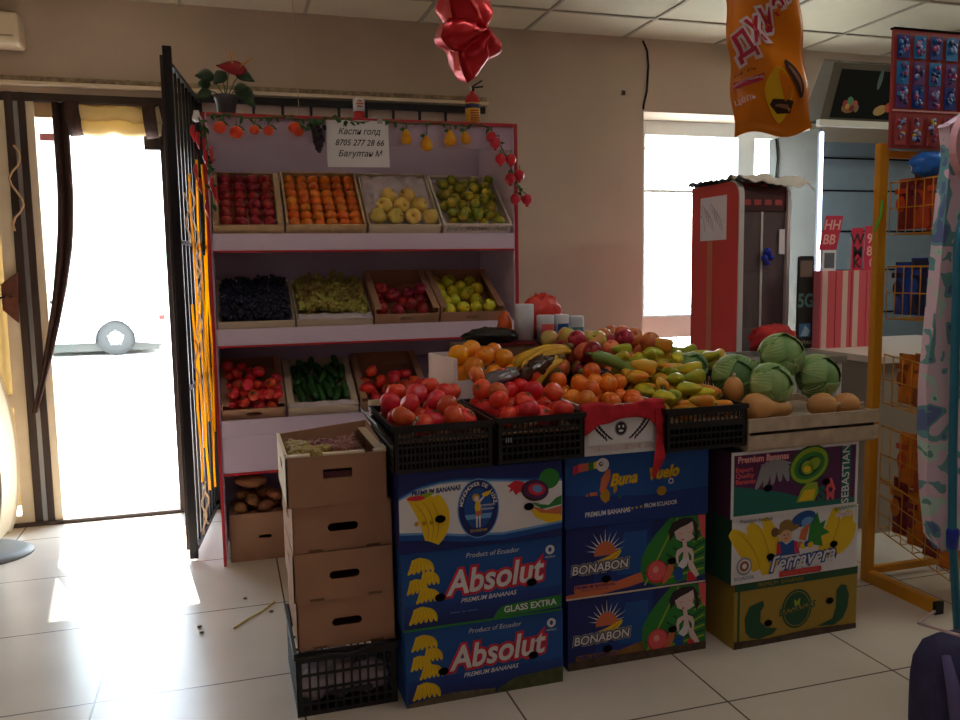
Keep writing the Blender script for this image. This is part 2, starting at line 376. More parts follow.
# wiring, latch and rope on the frame
t = thing('door_latch', 'rusty brown latch plate on the dark door frame beside the yellow curtain', 'latch', (-1.12, 5.07, 1.3))
MB().panel([(-1.16, 1.22), (-1.09, 1.15), (-1.075, 1.42), (-1.11, 1.40), (-1.16, 1.36)], [ring(-1.12, 1.30, 0.012, 0.012, 10)], plane_front(0, 5.065, 0), 0.02, mat('rust', (112, 62, 44), 0.8, var=0.3, scale=30)).build('latch_plate', t)
MB().tube([(-1.14, 5.055, 1.29), (-1.19, 5.05, 1.285), (-1.2, 5.05, 1.26)], 0.006, M_blackm, 6).build('bolt', t)
o = MB().tube([(-1.05+0.03*math.sin(k*0.9), 5.065+0.01*math.cos(k*2), 2.1-0.035*k) for k in range(14)], 0.006, mat('rope', (206, 170, 130), 0.9), 6).build('rope')
tag(o, 'frayed beige rope tied to the dark frame near the top', 'rope')
# wall unit top left
t = thing('wall_unit', 'cream rounded air conditioner end on the wall above the doorway', 'air conditioner', (-1.3, 5.0, 2.6))
MB().box(-1.75, -0.957, 4.93, 5.099, 2.595, 2.755, M_cream).build('housing', t, bevel=0.018)
MB().box(-1.72, -0.985, 4.925, 4.929, 2.63, 2.638, mat('tan_line', (176, 160, 130), 0.6)).build('louvre', t)

# ================================================================ OUTSIDE
Mpave = mat('pavement', (236, 232, 224), 0.9, var=0.04, scale=1.5)
struct(MB().box(-30, 30, YB+.36, 60, -0.12, -0.02, Mpave), 'ground')
t = thing('building', 'pale building across the street seen through the doorway', 'building', (-4, 32, 0))
Mbld = mat('pale_wall', (238, 236, 230), 0.9)
b = MB(); b.box(-22, 12, 32, 40, -0.02, 6.2, Mbld); b.build('wall', t)
b = MB(); b.box(-22.3, 12.3, 31.6, 40.3, 6.2, 6.6, mat('roof_grey', (190, 190, 190), 0.8)); b.build('roof', t)
for i in range(9):
    MB().box(-14+2.6*i, -12.8+2.6*i, 31.95, 31.999, 1.0, 2.4, mat('pane_grey', (176, 190, 194), 0.3)).build('window', t)
    MB().box(-14+2.6*i, -12.8+2.6*i, 31.95, 31.999, 3.8, 5.1, mat('pane_grey', (176, 190, 194), 0.3)).build('window', t)
o = MB().tube([(-3.1, 26, -0.02), (-3.1, 26, 7)], 0.09, mat('pole_grey', (170, 170, 168), 0.7), 10).build('lamp_pole'); tag(o, 'grey pole standing across the bright street', 'pole')
o = MB().tube([(-30+4*k, 24, 4.5-0.6*math.sin(PI*k/15)) for k in range(16)], 0.02, mat('pole_grey', (170, 170, 168)), 5).build('overhead_cable'); tag(o, 'thin cable crossing the view above the street', 'cable')
random.seed(8)
for i, (x, lab) in enumerate(((-4.6, 'left of the pole'), (-2.2, 'right of the pole'))):
    b = MB(); Mb = mat('pale_bush', (150, 168, 140), 0.9, var=0.3)
    b.tube([(x, 25, -0.02), (x, 25, 1.0)], 0.06, Mb, 6)
    for k in range(16): b.ball((x+random.uniform(-.8, .8), 25+random.uniform(-.4, .4), random.uniform(.6, 2.0)), random.uniform(.2, .42), Mb, 8)
    tag(b.build('bush'), 'pale hazy bush across the street '+lab, 'bush')
# the car: side view, front to the right
t = thing('car', 'white saloon car parked across the bright street', 'car', (-3.2, 16.6, -0.02))
Mcar = mat('car_white', (240, 240, 240), 0.25); Mtyre = mat('tyre', (52, 52, 50), 0.8); Mcg = mat('car_glass', (20, 24, 26), 0.5, spec=.05)
def prof_box(b, pts, y0, y1, m):
    n = len(pts); vs = [(p[0], y0, p[1]) for p in pts]+[(p[0], y1, p[1]) for p in pts]
    tr = tessellate_polygon([[Vector((p[0], p[1], 0)) for p in pts]])
    fs = [tuple(q) for q in tr]+[(q[2]+n, q[1]+n, q[0]+n) for q in tr]+[(i, (i+1) % n, (i+1) % n+n, i+n) for i in range(n)]
    return b.add(vs, fs, m)
arch = lambda cx: [(cx+0.34*math.cos(PI*(1-k/8)), 0.22+0.40*math.sin(PI*(1-k/8))) for k in range(9)]
body = [(-5.3, 0.16)]+arch(-4.5)+arch(-1.9)+[(-1.12, 0.16), (-1.0, 0.45), (-1.05, 0.72), (-2.0, 0.86), (-2.7, 0.92), (-3.3, 1.36), (-4.5, 1.40), (-5.0, 0.98), (-5.4, 0.9)]
prof_box(MB(), body, 15.9, 17.5, Mcar).build('body', t, bevel=0.03)
prof_box(MB(), [(-2.82, 0.93), (-3.34, 1.30), (-3.85, 1.32), (-3.85, 0.93)], 15.88, 15.898, Mcg).build('window', t)
prof_box(MB(), [(-3.92, 0.93), (-3.92, 1.32), (-4.4, 1.33), (-4.75, 0.95)], 15.88, 15.898, Mcg).build('window', t)
MB().box(-5.2, -1.2, 16.05, 17.3, 0.06, 0.279, mat('underbody_shade', (84, 84, 80), .9, spec=.05)).build('underbody_shade', t)  # grey box added to draw the shadow line beneath the car
MB().box(-1.16, -1.06, 15.885, 15.899, .60, .68, mat('tail_lamp', (120, 50, 46), .5, spec=.1)).build('tail_lamp', t)
MB().box(-3.5, -3.36, 15.885, 15.899, .74, .765, Mcg).build('door_handle', t)
for cx in (-1.9, -4.5):
    w_ = MB().lathe([(0.19, -0.09), (0.30, -0.09), (0.31, 0), (0.30, 0.09), (0.19, 0.09)], Mtyre, 28, (cx, 16.02, 0.29), Matrix.Rotation(PI/2, 3, 'X')).build('wheel', t)
    b = MB().lathe([(0.0, 0.095), (0.05, 0.1), (0.19, 0.08), (0.20, -0.05)], mat('hub', (214, 214, 210), 0.3), 28, (cx, 16.02, 0.29), Matrix.Rotation(PI/2, 3, 'X'))
    for k in range(5):
        a = k*2*PI/5; b.box(-0.02, 0.02, -0.004, 0.0, 0.08, 0.15, mat('hub_slot', (90, 90, 90), 0.6), R=Matrix.Translation((cx, 15.925, 0.29)) @ Matrix.Rotation(a, 4, 'Y'))
    o = b.build('hub_cap', w_)

# ================================================================ FRUIT: meshes and packing
def mk(name, b):
    o = b.build(name); me = o.data; bpy.data.objects.remove(o); return me
MT = {}
def fm(kind, rgb, c2=None, **k): return mat('skin_'+kind, rgb, k.pop('rough', 0.35), c2=c2, scale=k.pop('scale', 1.1), hue=k.pop('hue', 0.012), **k)
def tomato_mesh(m, leafy=True):
    b = MB()
    b.ball((0, 0, 0), (1, 1, 0.84), m, 20, fn=lambda d: (1+0.025*math.cos(5*math.atan2(d.y, d.x))*(1-abs(d.z)))*(1-0.16*max(0, d.z-0.9)/0.1))
    if leafy:
        for k in range(5):
            a = k*2*PI/5; c_, s_ = math.cos(a), math.sin(a)
            b.add([(0.05*s_, -0.05*c_, .76), (0.3*c_+0.07*s_, 0.3*s_-0.07*c_, .83), (0.52*c_, 0.52*s_, .80), (0.3*c_-0.07*s_, 0.3*s_+0.07*c_, .83), (-0.05*s_, 0.05*c_, .76)], [(0, 1, 2, 3, 4)], M_stem)
        b.tube([(0, 0, .74), (0.03, 0, .95)], 0.05, M_stem, 5)
    return b
def apple_mesh(m, stem=True):
    b = MB(); pr = [(0, -.80), (.12, -.86), (.35, -.93), (.66, -.78), (.88, -.42), (.99, 0.0), (.98, .32), (.84, .66), (.58, .86), (.34, .88), (.16, .78), (0, .60)]
    b.lathe(pr, m, 18)
    if stem: b.tube([(0, 0, .6), (.04, .02, .85), (.12, .03, 1.02)], .045, mat('apple_stem', (84, 60, 40), .8), 5)
    return b
def orange_mesh(m):
    b = MB().ball((0, 0, 0), (1, 1, .93), m, 18, fn=lambda d: 1-0.06*max(0, d.z-0.93)/0.07)
    b.ball((0, 0, .86), (.09, .09, .05), M_stem, 6); return b
def potato_mesh(m, sd):
    return MB().ball((0, 0, 0), (1.22, .92, .84), m, 18, fn=lambda d: 1+0.16*noise.noise(d*1.4+Vector((sd*3.1, 0, 0)))+0.05*noise.noise(d*4))
def pepper_mesh(m):
    b = MB()
    pr = [(0, -1.95), (.25, -1.9), (.5, -1.5), (.72, -.8), (.9, 0), (1.0, .7), (.98, 1.25), (.75, 1.6), (.4, 1.62), (.15, 1.5), (0, 1.5)]
    b.lathe(pr, m, 18, fn=lambda a, r, z: 1+0.10*math.cos(3*a)*(0.5 if z < -1 else 1))
    b.lathe([(.36, 1.56), (.3, 1.68), (.12, 1.72), (.1, 2.1), (.16, 2.25), (0, 2.26)], M_stem, 8); return b
def cuke_mesh(m):
    n = 13; return MB().tube([(0.25*math.cos(PI*(k/(n-1)-.5)), 0, -3.2+6.4*k/(n-1)) for k in range(n)], [max(.12, (1-(abs(k-(n-1)/2)/((n-1)/2))**4)**.5)*(1+.05*math.sin(k*2.3)) for k in range(n)], m, 12)
P_ = {}
P_['tomato'] = [mk('tomato', tomato_mesh(fm('tomato', (240, 72, 46), (226, 50, 44), bump=0.0), s)) for s in (True, False)]
P_['tomato_pale'] = [mk('tomato', tomato_mesh(fm('tomato_pale', (236, 120, 60), (226, 70, 50)), True))]
P_['mandarin'] = [mk('mandarin', orange_mesh(fm('mandarin', (246, 138, 34), (236, 112, 28), bump=.05)))]
P_['orange'] = [mk('orange', orange_mesh(fm('orange', (250, 162, 18), (244, 138, 14), bump=.05)))]
P_['green_mandarin'] = [mk('mandarin', orange_mesh(fm('gmand', (206, 172, 50), (112, 150, 50), scale=.9)))]
P_['red_apple'] = [mk('apple', apple_mesh(fm('redapple', (190, 42, 54), (132, 18, 44), scale=1.6)))]
P_['pale_apple'] = [mk('apple', apple_mesh(fm('paleapple', (240, 212, 110), (232, 190, 96))))]
P_['yellow_apple'] = [mk('apple', apple_mesh(fm('yelapple', (236, 206, 40), (190, 200, 50), scale=.9)))]
P_['peach'] = [mk('peach', apple_mesh(fm('peach', (240, 150, 84), (222, 92, 70), scale=.9), False))]
P_['pear'] = [mk('apple', apple_mesh(fm('peargreen', (196, 192, 96), (226, 150, 90), scale=.8)))]
P_['potato'] = [mk('potato', potato_mesh(fm('potato', (186, 128, 84), (150, 96, 62), rough=.85, bump=.2, scale=2), s)) for s in (1, 2, 3)]
for nm, a_, b_ in (('pepper_yellow', (232, 206, 52), (176, 190, 50)), ('pepper_green', (150, 176, 48), (200, 190, 56)), ('pepper_orange', (238, 136, 44), (216, 190, 60))):
    P_[nm] = [mk('sweet_pepper', pepper_mesh(fm(nm, a_, b_, scale=.5, rough=.28)))]
P_['cucumber'] = [mk('cucumber', cuke_mesh(fm('cucumber', (58, 110, 46), (30, 76, 34), scale=.8, bump=.3)))]
P_['pomegranate'] = [mk('pomegranate', apple_mesh(fm('pome', (206, 40, 66), (170, 20, 50)), False))]

CH = {'cucumber': [(-2.4, .85), (-1.2, 1), (0, 1.02), (1.2, 1), (2.4, .85)], 'pepper': [(-1.25, .62), (-.4, .9), (.6, 1.08)]}
def chain(kind, r, R):
    for k, c in CH.items():
        if kind.startswith(k): return [(R @ Vector((0, 0, z*r)), q*r) for z, q in c]
    if kind == 'potato': return [(R @ Vector((x*r, 0, 0)), .93*r) for x in (-.33, .33)]
    return [(Vector((0, 0, 0)), r)]
def rndrot(rng, kind):
    if kind in ('cucumber',) or kind.startswith('pepper'):
        return (Matrix.Rotation(rng.uniform(-.5, .5)+(0 if kind == 'cucumber' else rng.choice([0, PI/2, PI])), 3, 'Z') @ Matrix.Rotation(PI/2+rng.uniform(-.12, .3), 3, 'X'))
    if kind == 'potato': return Euler((rng.uniform(-.3, .3), rng.uniform(-.3, .3), rng.uniform(0, 6.28))).to_matrix()
    return Euler((rng.uniform(-1.0, 1.0), rng.uniform(-1, 1), rng.uniform(0, 6.28))).to_matrix()
def pack(rng, M, x0, x1, y0, y1, n, kinds, rad, rim=.1, slope=1.0, z0=0.002, K=70, placed=None, tilt=0.0, zmax=9, info=None, shape=None, ycap=None):
    """drop fruit one by one into the lowest resting place; info(kind, pos) -> (name, label, category, group)"""
    placed = placed if placed is not None else []; out = []
    for i in range(n):
        kind = rng.choice(kinds); r = rad*rng.uniform(.93, 1.05); R = rndrot(rng, kind); ch = chain(kind, r, R)
        ex = max(abs(o.x)+q for o, q in ch); ey = max(abs(o.y)+q for o, q in ch)
        if x1-x0 < 2*ex or y1-y0 < 2*ey: continue
        best = None
        for _ in range(K):
            x = rng.uniform(x0+ex, x1-ex); y = rng.uniform(y0+ey, y1-ey)
            if shape and not shape(x, y): continue
            z = z0+max(q-o.z for o, q in ch)
            for (P, Q) in placed:
                for (o, q) in ch:
                    dx = x+o.x-P.x; dy = y+o.y-P.y; d2 = dx*dx+dy*dy; s2 = (q+Q)**2
                    if d2 < s2: z = max(z, P.z+math.sqrt(s2-d2)-o.z+.0004)
            over = z-rim
            if over > 0:
                ins = over*slope
                if x < x0+ins or x > x1-ins or y < y0+ins*.6 or y > y1-ins*.6: continue
            if z > zmax or (ycap and z > ycap[0]+ycap[1]*(y-y0)): continue
            cost = z-tilt*y
            if best is None or cost < best[0]: best = (cost, x, y, z)
        if best is None: continue
        p = Vector(best[1:]); 
        for o, q in ch: placed.append((p+o, q))
        out.append((kind, p, r, R))
        if info: put(kind, M, p, r, R, info(kind, p), rng)
    return out
def put(kind, M, p, r, R, inf, rng=random):
    name, label, cat, group = inf
    o = bpy.data.objects.new(name, rng.choice(P_[kind])); C.objects.link(o)
    o.matrix_world = M @ Matrix.Translation(p) @ R.to_4x4() @ Matrix.Scale(r, 4)
    return tag(o, label, cat, group)

# ================================================================ FRUIT SHELVING
SX0, SX1, SY0, SY1 = -0.065, 1.445, 4.05, 4.66
t = thing('fruit_shelving', 'white shelving unit with red edges and three sloping shelves of fruit', 'shelves', (0.69, 4.35, 0))
for x in (SX0, SX1-.018):
    MB().box(x, x+.018, SY0+.01, SY1, 0.02, 2.12, M_white).build('side_panel', t)
    MB().box(x+(-.003 if x < 1 else .007), x+(.011 if x < 1 else .021), SY0-.004, SY0+.0095, 0.0, 2.128, M_red).build('red_edge', t)
MB().box(SX0+.0185, SX1-.0185, SY1-.012, SY1, 0.02, 2.12, M_mauve).build('back_panel', t)
MB().box(SX0+.0185, SX1-.0185, SY0-.004, SY0+.010, 2.112, 2.128, M_red).build('top_rail', t)
MB().box(SX0+.0185, SX1-.0185, SY0+.011, SY0+.019, 2.00, 2.118, M_mauve).build('header_panel', t)
ROW = [(1.583, 40), (1.139, 28), (0.706, 28)]
for z0, ang in ROW:
    a = math.radians(ang)
    MB().box(SX0+.0185, SX1-.0185, SY0, SY0+.016, z0-.078, z0, M_white).build('shelf_front', t)
    if z0 > 1: MB().box(SX0+.0185, SX1-.0185, SY0-.003, SY0+.016, z0-.087, z0-.0785, M_red).build('red_strip', t)
    Fm = Matrix.Translation((0, SY0+.02, z0-.008)) @ Matrix.Rotation(a, 4, 'X')
    b = MB(); b.M = Fm; b.box(SX0+.0185, SX1-.0185, 0, .50, -.014, 0, M_mauve); b.build('shelf_board', t)
MB().box(SX0+.0185, SX1-.0185, SY0, SY0+.016, .452, .6275, M_white).build('lower_panel', t)
MB().box(SX0+.0185, SX1-.0185, SY0-.002, SY0+.016, .440, .4515, M_red).build('red_strip', t)
MB().box(SX0+.0185, SX1-.0185, SY0+.35, SY0+.36, .01, .44, M_mauve).build('kick_panel', t)
def row_frame(row, x0, s=.006):
    z0, ang = ROW[row]
    return Matrix.Translation((x0, SY0+.02, z0-.0075)) @ Matrix.Rotation(math.radians(ang), 4, 'X') @ Matrix.Translation((0, s, 0.0006))

def carton_walls(root, M, w_, d_, h, m=None, t_=.005, front_h=None, slot=True, rimfold=True, slotw=.07, inside=None):
    m = m or M_card; fh = front_h or h
    b = MB(); b.M = M; b.box(0, w_, 0, d_, 0, t_, m); b.build('base', root)
    hol = [rrect(w_/2-slotw/2, w_/2+slotw/2, fh*.5-slotw*.14, fh*.5+slotw*.14, slotw*.135)] if slot else []
    def wall(Fn, L, H, holes, nm):
        b = MB(); b.M = M; b.panel(rect(0, L, t_, H), holes, Fn, t_, m)
        b.build(nm, root)
    wall(lambda a, c, d: Vector((a, d, c)), w_, fh, hol, 'front_wall')
    wall(lambda a, c, d: Vector((a, d_-d, c)), w_, h, [], 'back_wall')
    for x in (0, 1):
        hs = [rrect(d_/2-slotw/2, d_/2+slotw/2, h*.55-.010, h*.55+.010, .0095)] if slot else []
        wall((lambda a, c, d: Vector((d, a, c))) if x == 0 else (lambda a, c, d: Vector((w_-d, a, c))), d_, h, hs, 'side_wall')
    if rimfold:
        for x in (0, 1):
            b = MB(); b.M = M; xx = t_ if x == 0 else w_-t_-.028
            b.box(xx, xx+.028, t_, d_-t_, h-.004, h, m); b.build('rim_flap', root)
def wood_tray(root, M, w_, d_, h, m=None, sidew=.012):
    m = m or M_wood
    b = MB(); b.M = M; b.box(0, w_, 0, d_, 0, .006, m); b.build('base', root)
    b = MB(); b.M = M; b.box(0, w_, -.002, .006, .004, h*.96, m); b.build('front_board', root)
    b = MB(); b.M = M; b.box(0, w_, d_-.006, d_+.002, .004, h, m); b.build('back_board', root)
    for x in (0, w_-sidew):
        b = MB(); b.M = M; b.box(x, x+sidew, .0065, d_-.0065, .0065, h+.004, m); b.build('side_board', root)
def mesh_crate(root, M, w_, d_, h, m, cell=.02, bar=.005, t_=.004, rimh=.016, bands=None, liner=None, cells_z=None, slots_only_top=False):
    """plastic crate with a lattice in every wall, thick rim, solid base"""
    b = MB(); b.M = M; b.box(0, w_, 0, d_, 0, .006, m); b.build('base', root)
    def holes(L):
        hs = []; n = max(1, int((L-.03)/cell)); st = (L-.03)/n
        rows = bands or [(.02, h-rimh-.008)]
        for (a0, a1) in rows:
            for k in range(n): hs.append(rrect(.015+k*st+bar/2, .015+(k+1)*st-bar/2, a0, a1, min(.003, (st-bar)/2.2), 2))
        return hs
    for nm, L, Fn in (('front_wall', w_, lambda a, c, d: Vector((a, d, c))), ('back_wall', w_, lambda a, c, d: Vector((a, d_-d, c))),
                      ('side_wall', d_, lambda a, c, d: Vector((d, a, c))), ('side_wall', d_, lambda a, c, d: Vector((w_-d, a, c)))):
        b = MB(); b.M = M; b.panel(rect(0, L, .006, h-rimh), holes(L), Fn, t_, m); b.build(nm, root)
    b = MB(); b.M = M; e = .005
    Fn = lambda a, c, d: Vector((a, c, h-rimh+d))
    b.panel(rect(-e, w_+e, -e, d_+e), [rect(t_+.002, w_-t_-.002, t_+.002, d_-t_-.002)], Fn, rimh, m); b.build('rim', root, bevel=.002)
    if liner:
        b = MB(); b.M = M; b.box(t_+.001, w_-t_-.001, t_+.001, d_-t_-.001, liner-.004, liner, M_cardi); b.build('liner', root)

def group_info(name, label, cat, group): return lambda k, p: (name, label, cat, group)
rng = random.Random(11)
# --- row 1
M = row_frame(0, -.040); W, D, H = .318, .43, .055
t = thing('fruit_tray', 'shallow wooden tray of dark red apples, leftmost on the top shelf', 'tray', M.to_translation()); wood_tray(t, M, W, D, H, M_wood, .026)
for i in range(4):
    for j in range(6):
        r = .0322*rng.uniform(.93, 1.0)
        put('red_apple', M, Vector((.028+.0330+i*.0652, .0095+.033+j*.0680+rng.uniform(-.002, .002), .0065+r+.001)), r, rndrot(rng, 'a'), ('apple', 'dark red apple in the leftmost wooden tray of the top shelf', 'apple', 'dark red apples on the top shelf'), rng)
M = row_frame(0, .290); W, D, H = .378, .44, .058
t = thing('fruit_tray', 'wooden tray of orange mandarins in straight rows on the top shelf', 'tray', M.to_translation()); wood_tray(t, M, W, D, H, M_wood, .010)
for i in range(6):
    for j in range(7):
        r = .0290
        put('mandarin', M, Vector((.012+.0295+i*.0590+(j % 2)*.0, .0085+.0295+j*.0592, .0065+r+.001)), r, rndrot(rng, 'm'), ('mandarin', 'orange mandarin set in rows in the wooden tray of the top shelf', 'mandarin', 'mandarins in rows on the top shelf'), rng)
M = row_frame(0, .680); W, D, H = .362, .44, .058
t = thing('fruit_tray', 'tray of pale yellow apples on crumpled white paper on the top shelf', 'tray', M.to_translation()); carton_walls(t, M, W, D, H, M_cardw, rimfold=False, slot=False)
def crump(M, x0, x1, y0, y1, z, amp, m, name, root, n=26, sd=0, hfun=None):
    b = MB(); b.M = M
    b.sheet(lambda u, v: Vector((x0+(x1-x0)*u, y0+(y1-y0)*v, z+(hfun(u, v) if hfun else 0)+amp*(noise.noise(Vector((u*7+sd, v*7, 1)))+.6*abs(noise.noise(Vector((u*15+sd, v*15, 4)))))*min(1, 6*min(u, 1-u, v+.1, 1.1-v)))), n, n, m)
    return b.build(name, root, solid=.0012)
crump(M, .008, W-.008, .008, D-.008, .022, .020, M_tissue, 'paper_lining', t, hfun=lambda u, v: .045*max(0, v-.42))
pl = []
for i, (x, y) in enumerate([(.05, .05), (.135, .047), (.225, .046), (.312, .047), (.092, .118), (.178, .125), (.268, .122), (.125, .20), (.222, .205)]):
    put('pale_apple', M, Vector((x, y, .074+(.01 if i > 3 else 0))), .0405, rndrot(rng, 'a'), ('apple', 'large pale yellow apple lying on crumpled paper on the top shelf', 'apple', 'pale yellow apples on the top shelf'), rng)
M = row_frame(0, 1.056); W, D, H = .352, .42, .062
t = thing('fruit_crate', 'white plastic lattice crate of green mandarins, rightmost on the top shelf', 'crate', M.to_translation())
mesh_crate(t, M, W, D, H, mat('white_plastic', (228, 214, 206), .4), cell=.016, rimh=.012)
pack(rng, M @ Matrix.Translation((0, 0, .007)), .008, W-.008, .008, D-.008, 64, ['green_mandarin'], .0285, rim=.08, zmax=.078, info=group_info('mandarin', 'small green and yellow mandarin in the white lattice crate of the top shelf', 'mandarin', 'green mandarins on the top shelf'))
# --- row 2
def berries(M, x0, x1, y0, y1, z0, amp, r, m, n, name, label, cat, rng, lobes=3):
    b = MB(); b.M = M
    b.box(x0+.01, x1-.01, y0+.01, y1-.01, z0, z0+.012, m)
    for k in range(n):
        x = rng.uniform(x0+r, x1-r); y = rng.uniform(y0+r, y1-r)
        h = amp*(.45+.55*abs(noise.noise(Vector((x*9, y*9, 2)))*2.2))*min(1, 9*min(x-x0, x1-x, y-y0+.02, y1-y+.03)/.2+.3)
        b.ball((x, y, z0+.008+h*rng.uniform(.55, 1.0)), r*rng.uniform(.8, 1.1), m[0] if isinstance(m, list) else m, 7)
    o = b.build(name); return tag(o, label, cat, None, 'stuff')
M = row_frame(1, -.042); W, D, H = .355, .40, .042
t = thing('fruit_tray', 'pale tray of dark blue grapes, leftmost on the middle shelf', 'tray', M.to_translation()); carton_walls(t, M, W, D, H, M_cardw, slot=False, rimfold=False)
berries(M, .008, W-.008, .008, D-.008, .0065, .075, .0095, mat('dark_grape', (46, 46, 72), .45, hue=.01), 1300, 'grapes', 'mass of dark blue grapes on the middle shelf', 'grapes', rng)
M = row_frame(1, .322); W, D, H = .368, .40, .042
t = thing('fruit_tray', 'paper lined tray of green grapes on the middle shelf', 'tray', M.to_translation()); carton_walls(t, M, W, D, H, M_cardw, slot=False, rimfold=False)
crump(M, .002, W-.002, -.006, .05, .046, .012, M_tissue, 'paper_lining', t, n=20, sd=3)
berries(M, .008, W-.008, .03, D-.008, .0065, .080, .0105, mat('green_grape', (180, 178, 84), .35, c2=(150, 124, 62), scale=9), 1150, 'grapes', 'mass of green and amber grapes on the middle shelf', 'grapes', rng)
M = row_frame(1, .698); W, D, H = .326, .41, .088
t = thing('fruit_carton', 'open brown carton of red apples on the middle shelf', 'carton', M.to_translation()); carton_walls(t, M, W, D, H, front_h=.058)
pack(rng, M @ Matrix.Translation((0, 0, .006)), .006, W-.006, .006, .27, 24, ['red_apple'], .036, rim=.08, zmax=.075, info=group_info('apple', 'red apple in the brown carton on the middle shelf', 'apple', 'red apples on the middle shelf'))
M = row_frame(1, 1.032); W, D, H = .335, .41, .088
t = thing('fruit_carton', 'open brown carton of yellow apples, rightmost on the middle shelf', 'carton', M.to_translation()); carton_walls(t, M, W, D, H, front_h=.058)
pack(rng, M @ Matrix.Translation((0, 0, .006)), .006, W-.035, .006, D-.006, 30, ['yellow_apple'], .034, rim=.07, zmax=.062, info=group_info('apple', 'yellow apple in the rightmost carton of the middle shelf', 'apple', 'yellow apples on the middle shelf'))
# --- row 3
M = row_frame(2, -.043); W, D, H = .296, .41, .085
t = thing('fruit_carton', 'open brown carton of small tomatoes at the left of the lower shelf', 'carton', M.to_translation()); carton_walls(t, M, W, D, H, front_h=.062)
pack(rng, M @ Matrix.Translation((0, 0, .006)), .006, W-.006, .006, D-.006, 38, ['tomato'], .0285, rim=.075, info=group_info('tomato', 'small red tomato in the left carton of the lower shelf', 'tomato', 'tomatoes left on the lower shelf'), shape=lambda x, y: y < .30 and not (x > .15 and y > .2) )
M = row_frame(2, .262); W, D, H = .342, .41, .062
t = thing('fruit_carton', 'paper lined carton of green cucumbers on the lower shelf', 'carton', M.to_translation()); carton_walls(t, M, W, D, H, M_cardw, slot=False)
crump(M, .0, W, -.008, .03, .062, .012, M_tissue, 'paper_lining', t, n=16, sd=8)
pack(rng, M @ Matrix.Translation((0, 0, .006)), .036, W-.036, .03, D-.006, 36, ['cucumber'], .0175, rim=.075, info=group_info('cucumber', 'dark green cucumber in the paper lined carton of the lower shelf', 'cucumber', 'cucumbers on the lower shelf'), K=160)
M = row_frame(2, .614); W, D, H = .350, .41, .085
t = thing('fruit_carton', 'open brown carton of tomatoes at the right of the lower shelf', 'carton', M.to_translation()); carton_walls(t, M, W, D, H, front_h=.062)
pack(rng, M @ Matrix.Translation((0, 0, .006)), .006, W-.006, .006, .22, 20, ['tomato'], .034, rim=.075, info=group_info('tomato', 'red tomato in the right carton of the lower shelf', 'tomato', 'tomatoes right on the lower shelf'))

# --- floor carton of potatoes
M = Matrix.Translation((-.034, 4.095, .0)) @ Matrix.Rotation(-.03, 4, 'Z')
t = thing('potato_carton', 'brown carton of potatoes on the floor under the shelving', 'carton', M.to_translation())
carton_walls(t, M, .33, .28, .235, front_h=.235, slotw=.06)
b = MB(); b.M = M; b.box(.006, .324, .006, .274, .165, .170, M_cardi); b.build('liner', t)
pack(rng, M @ Matrix.Translation((0, 0, .171)), .006, .324, .006, .274, 40, ['potato'], .034, rim=.085, slope=.45, zmax=.135, info=group_info('potato', 'brown potato heaped in the floor carton', 'potato', 'potatoes in the floor carton'))
o = MB().ball((0, 0, 0), (.078, .036, .034), P_['potato'][0].materials[0], 20, fn=lambda d: 1+.12*noise.noise(d*2)).build('sweet_potato')
o.location = (.075, 4.150, .388); o.rotation_euler = (0, .1, .1); tag(o, 'long sweet potato lying across the top of the potato heap', 'sweet potato')

# ================================================================ THINGS ON AND OVER THE SHELVING
Mterr = mat('pot_grey', (92, 92, 102), .6)
t = thing('potted_anthurium', 'red anthurium with dark green leaves in a grey pot on the shelving', 'plant', (.045, 4.2, 2.129))
MB().lathe([(.036, 2.1285), (.05, 2.21), (.055, 2.215), (.055, 2.235), (.047, 2.235), (.045, 2.215), (0, 2.21)], Mterr, 20, (.045, 4.2, 0)).build('pot', t)
def leaf(b, base, tip, wid, m, droop=.3, n=8):
    base = Vector(base); tip = Vector(tip); ax = tip-base; side = ax.cross(Vector((.2, -1, .5))).normalized()
    L = ax.length; up = side.cross(ax).normalized()
    def fn(u, v):
        w = wid*math.sin(PI*min(1, u*.96+.04)**.75)*(v-.5)*2
        return base+ax*u+side*w+up*(-abs(v-.5)*.5*wid)+Vector((0, 0, -droop*L*u*u))
    return b.sheet(fn, n, 4, m)
b = MB(); 
stems = [((.045, 4.2, 2.22), (-.03, 4.18, 2.31)), ((.045, 4.2, 2.22), (.03, 4.17, 2.33)), ((.05, 4.2, 2.22), (.12, 4.17, 2.34)), ((.045, 4.2, 2.22), (-.07, 4.18, 2.25)), ((.05, 4.2, 2.22), (.14, 4.16, 2.28)), ((.045, 4.2, 2.22), (.07, 4.17, 2.37))]
for a_, c_ in stems:
    A, B = Vector(a_), Vector(c_); b.tube([A, A.lerp(B, .5)+Vector((0, 0, .015)), B], .0028, M_stem, 5)
b.build('stem', t)
for p0, p1, wd in (((.0, 4.17, 2.315), (-.075, 4.14, 2.335), .028), ((.05, 4.16, 2.335), (.0, 4.13, 2.300), .024), ((.09, 4.16, 2.34), (.165, 4.14, 2.325), .026), ((-.05, 4.17, 2.25), (-.045, 4.14, 2.31), .022), ((-.02, 4.16, 2.245), (-.08, 4.14, 2.235), .022), ((.10, 4.16, 2.28), (.165, 4.12, 2.215), .032), ((.08, 4.15, 2.26), (.14, 4.11, 2.28), .02)):
    leaf(MB(), p0, tuple(Vector(p0)+(Vector(p1)-Vector(p0))*1.15), wd*1.35, M_leafd).build('leaf', t, solid=.0008)
leaf(MB(), (.145, 4.15, 2.345), (.010, 4.12, 2.385), .042, mat('anthurium_red', (150, 18, 34), .25), .2).build('flower', t, solid=.0012)
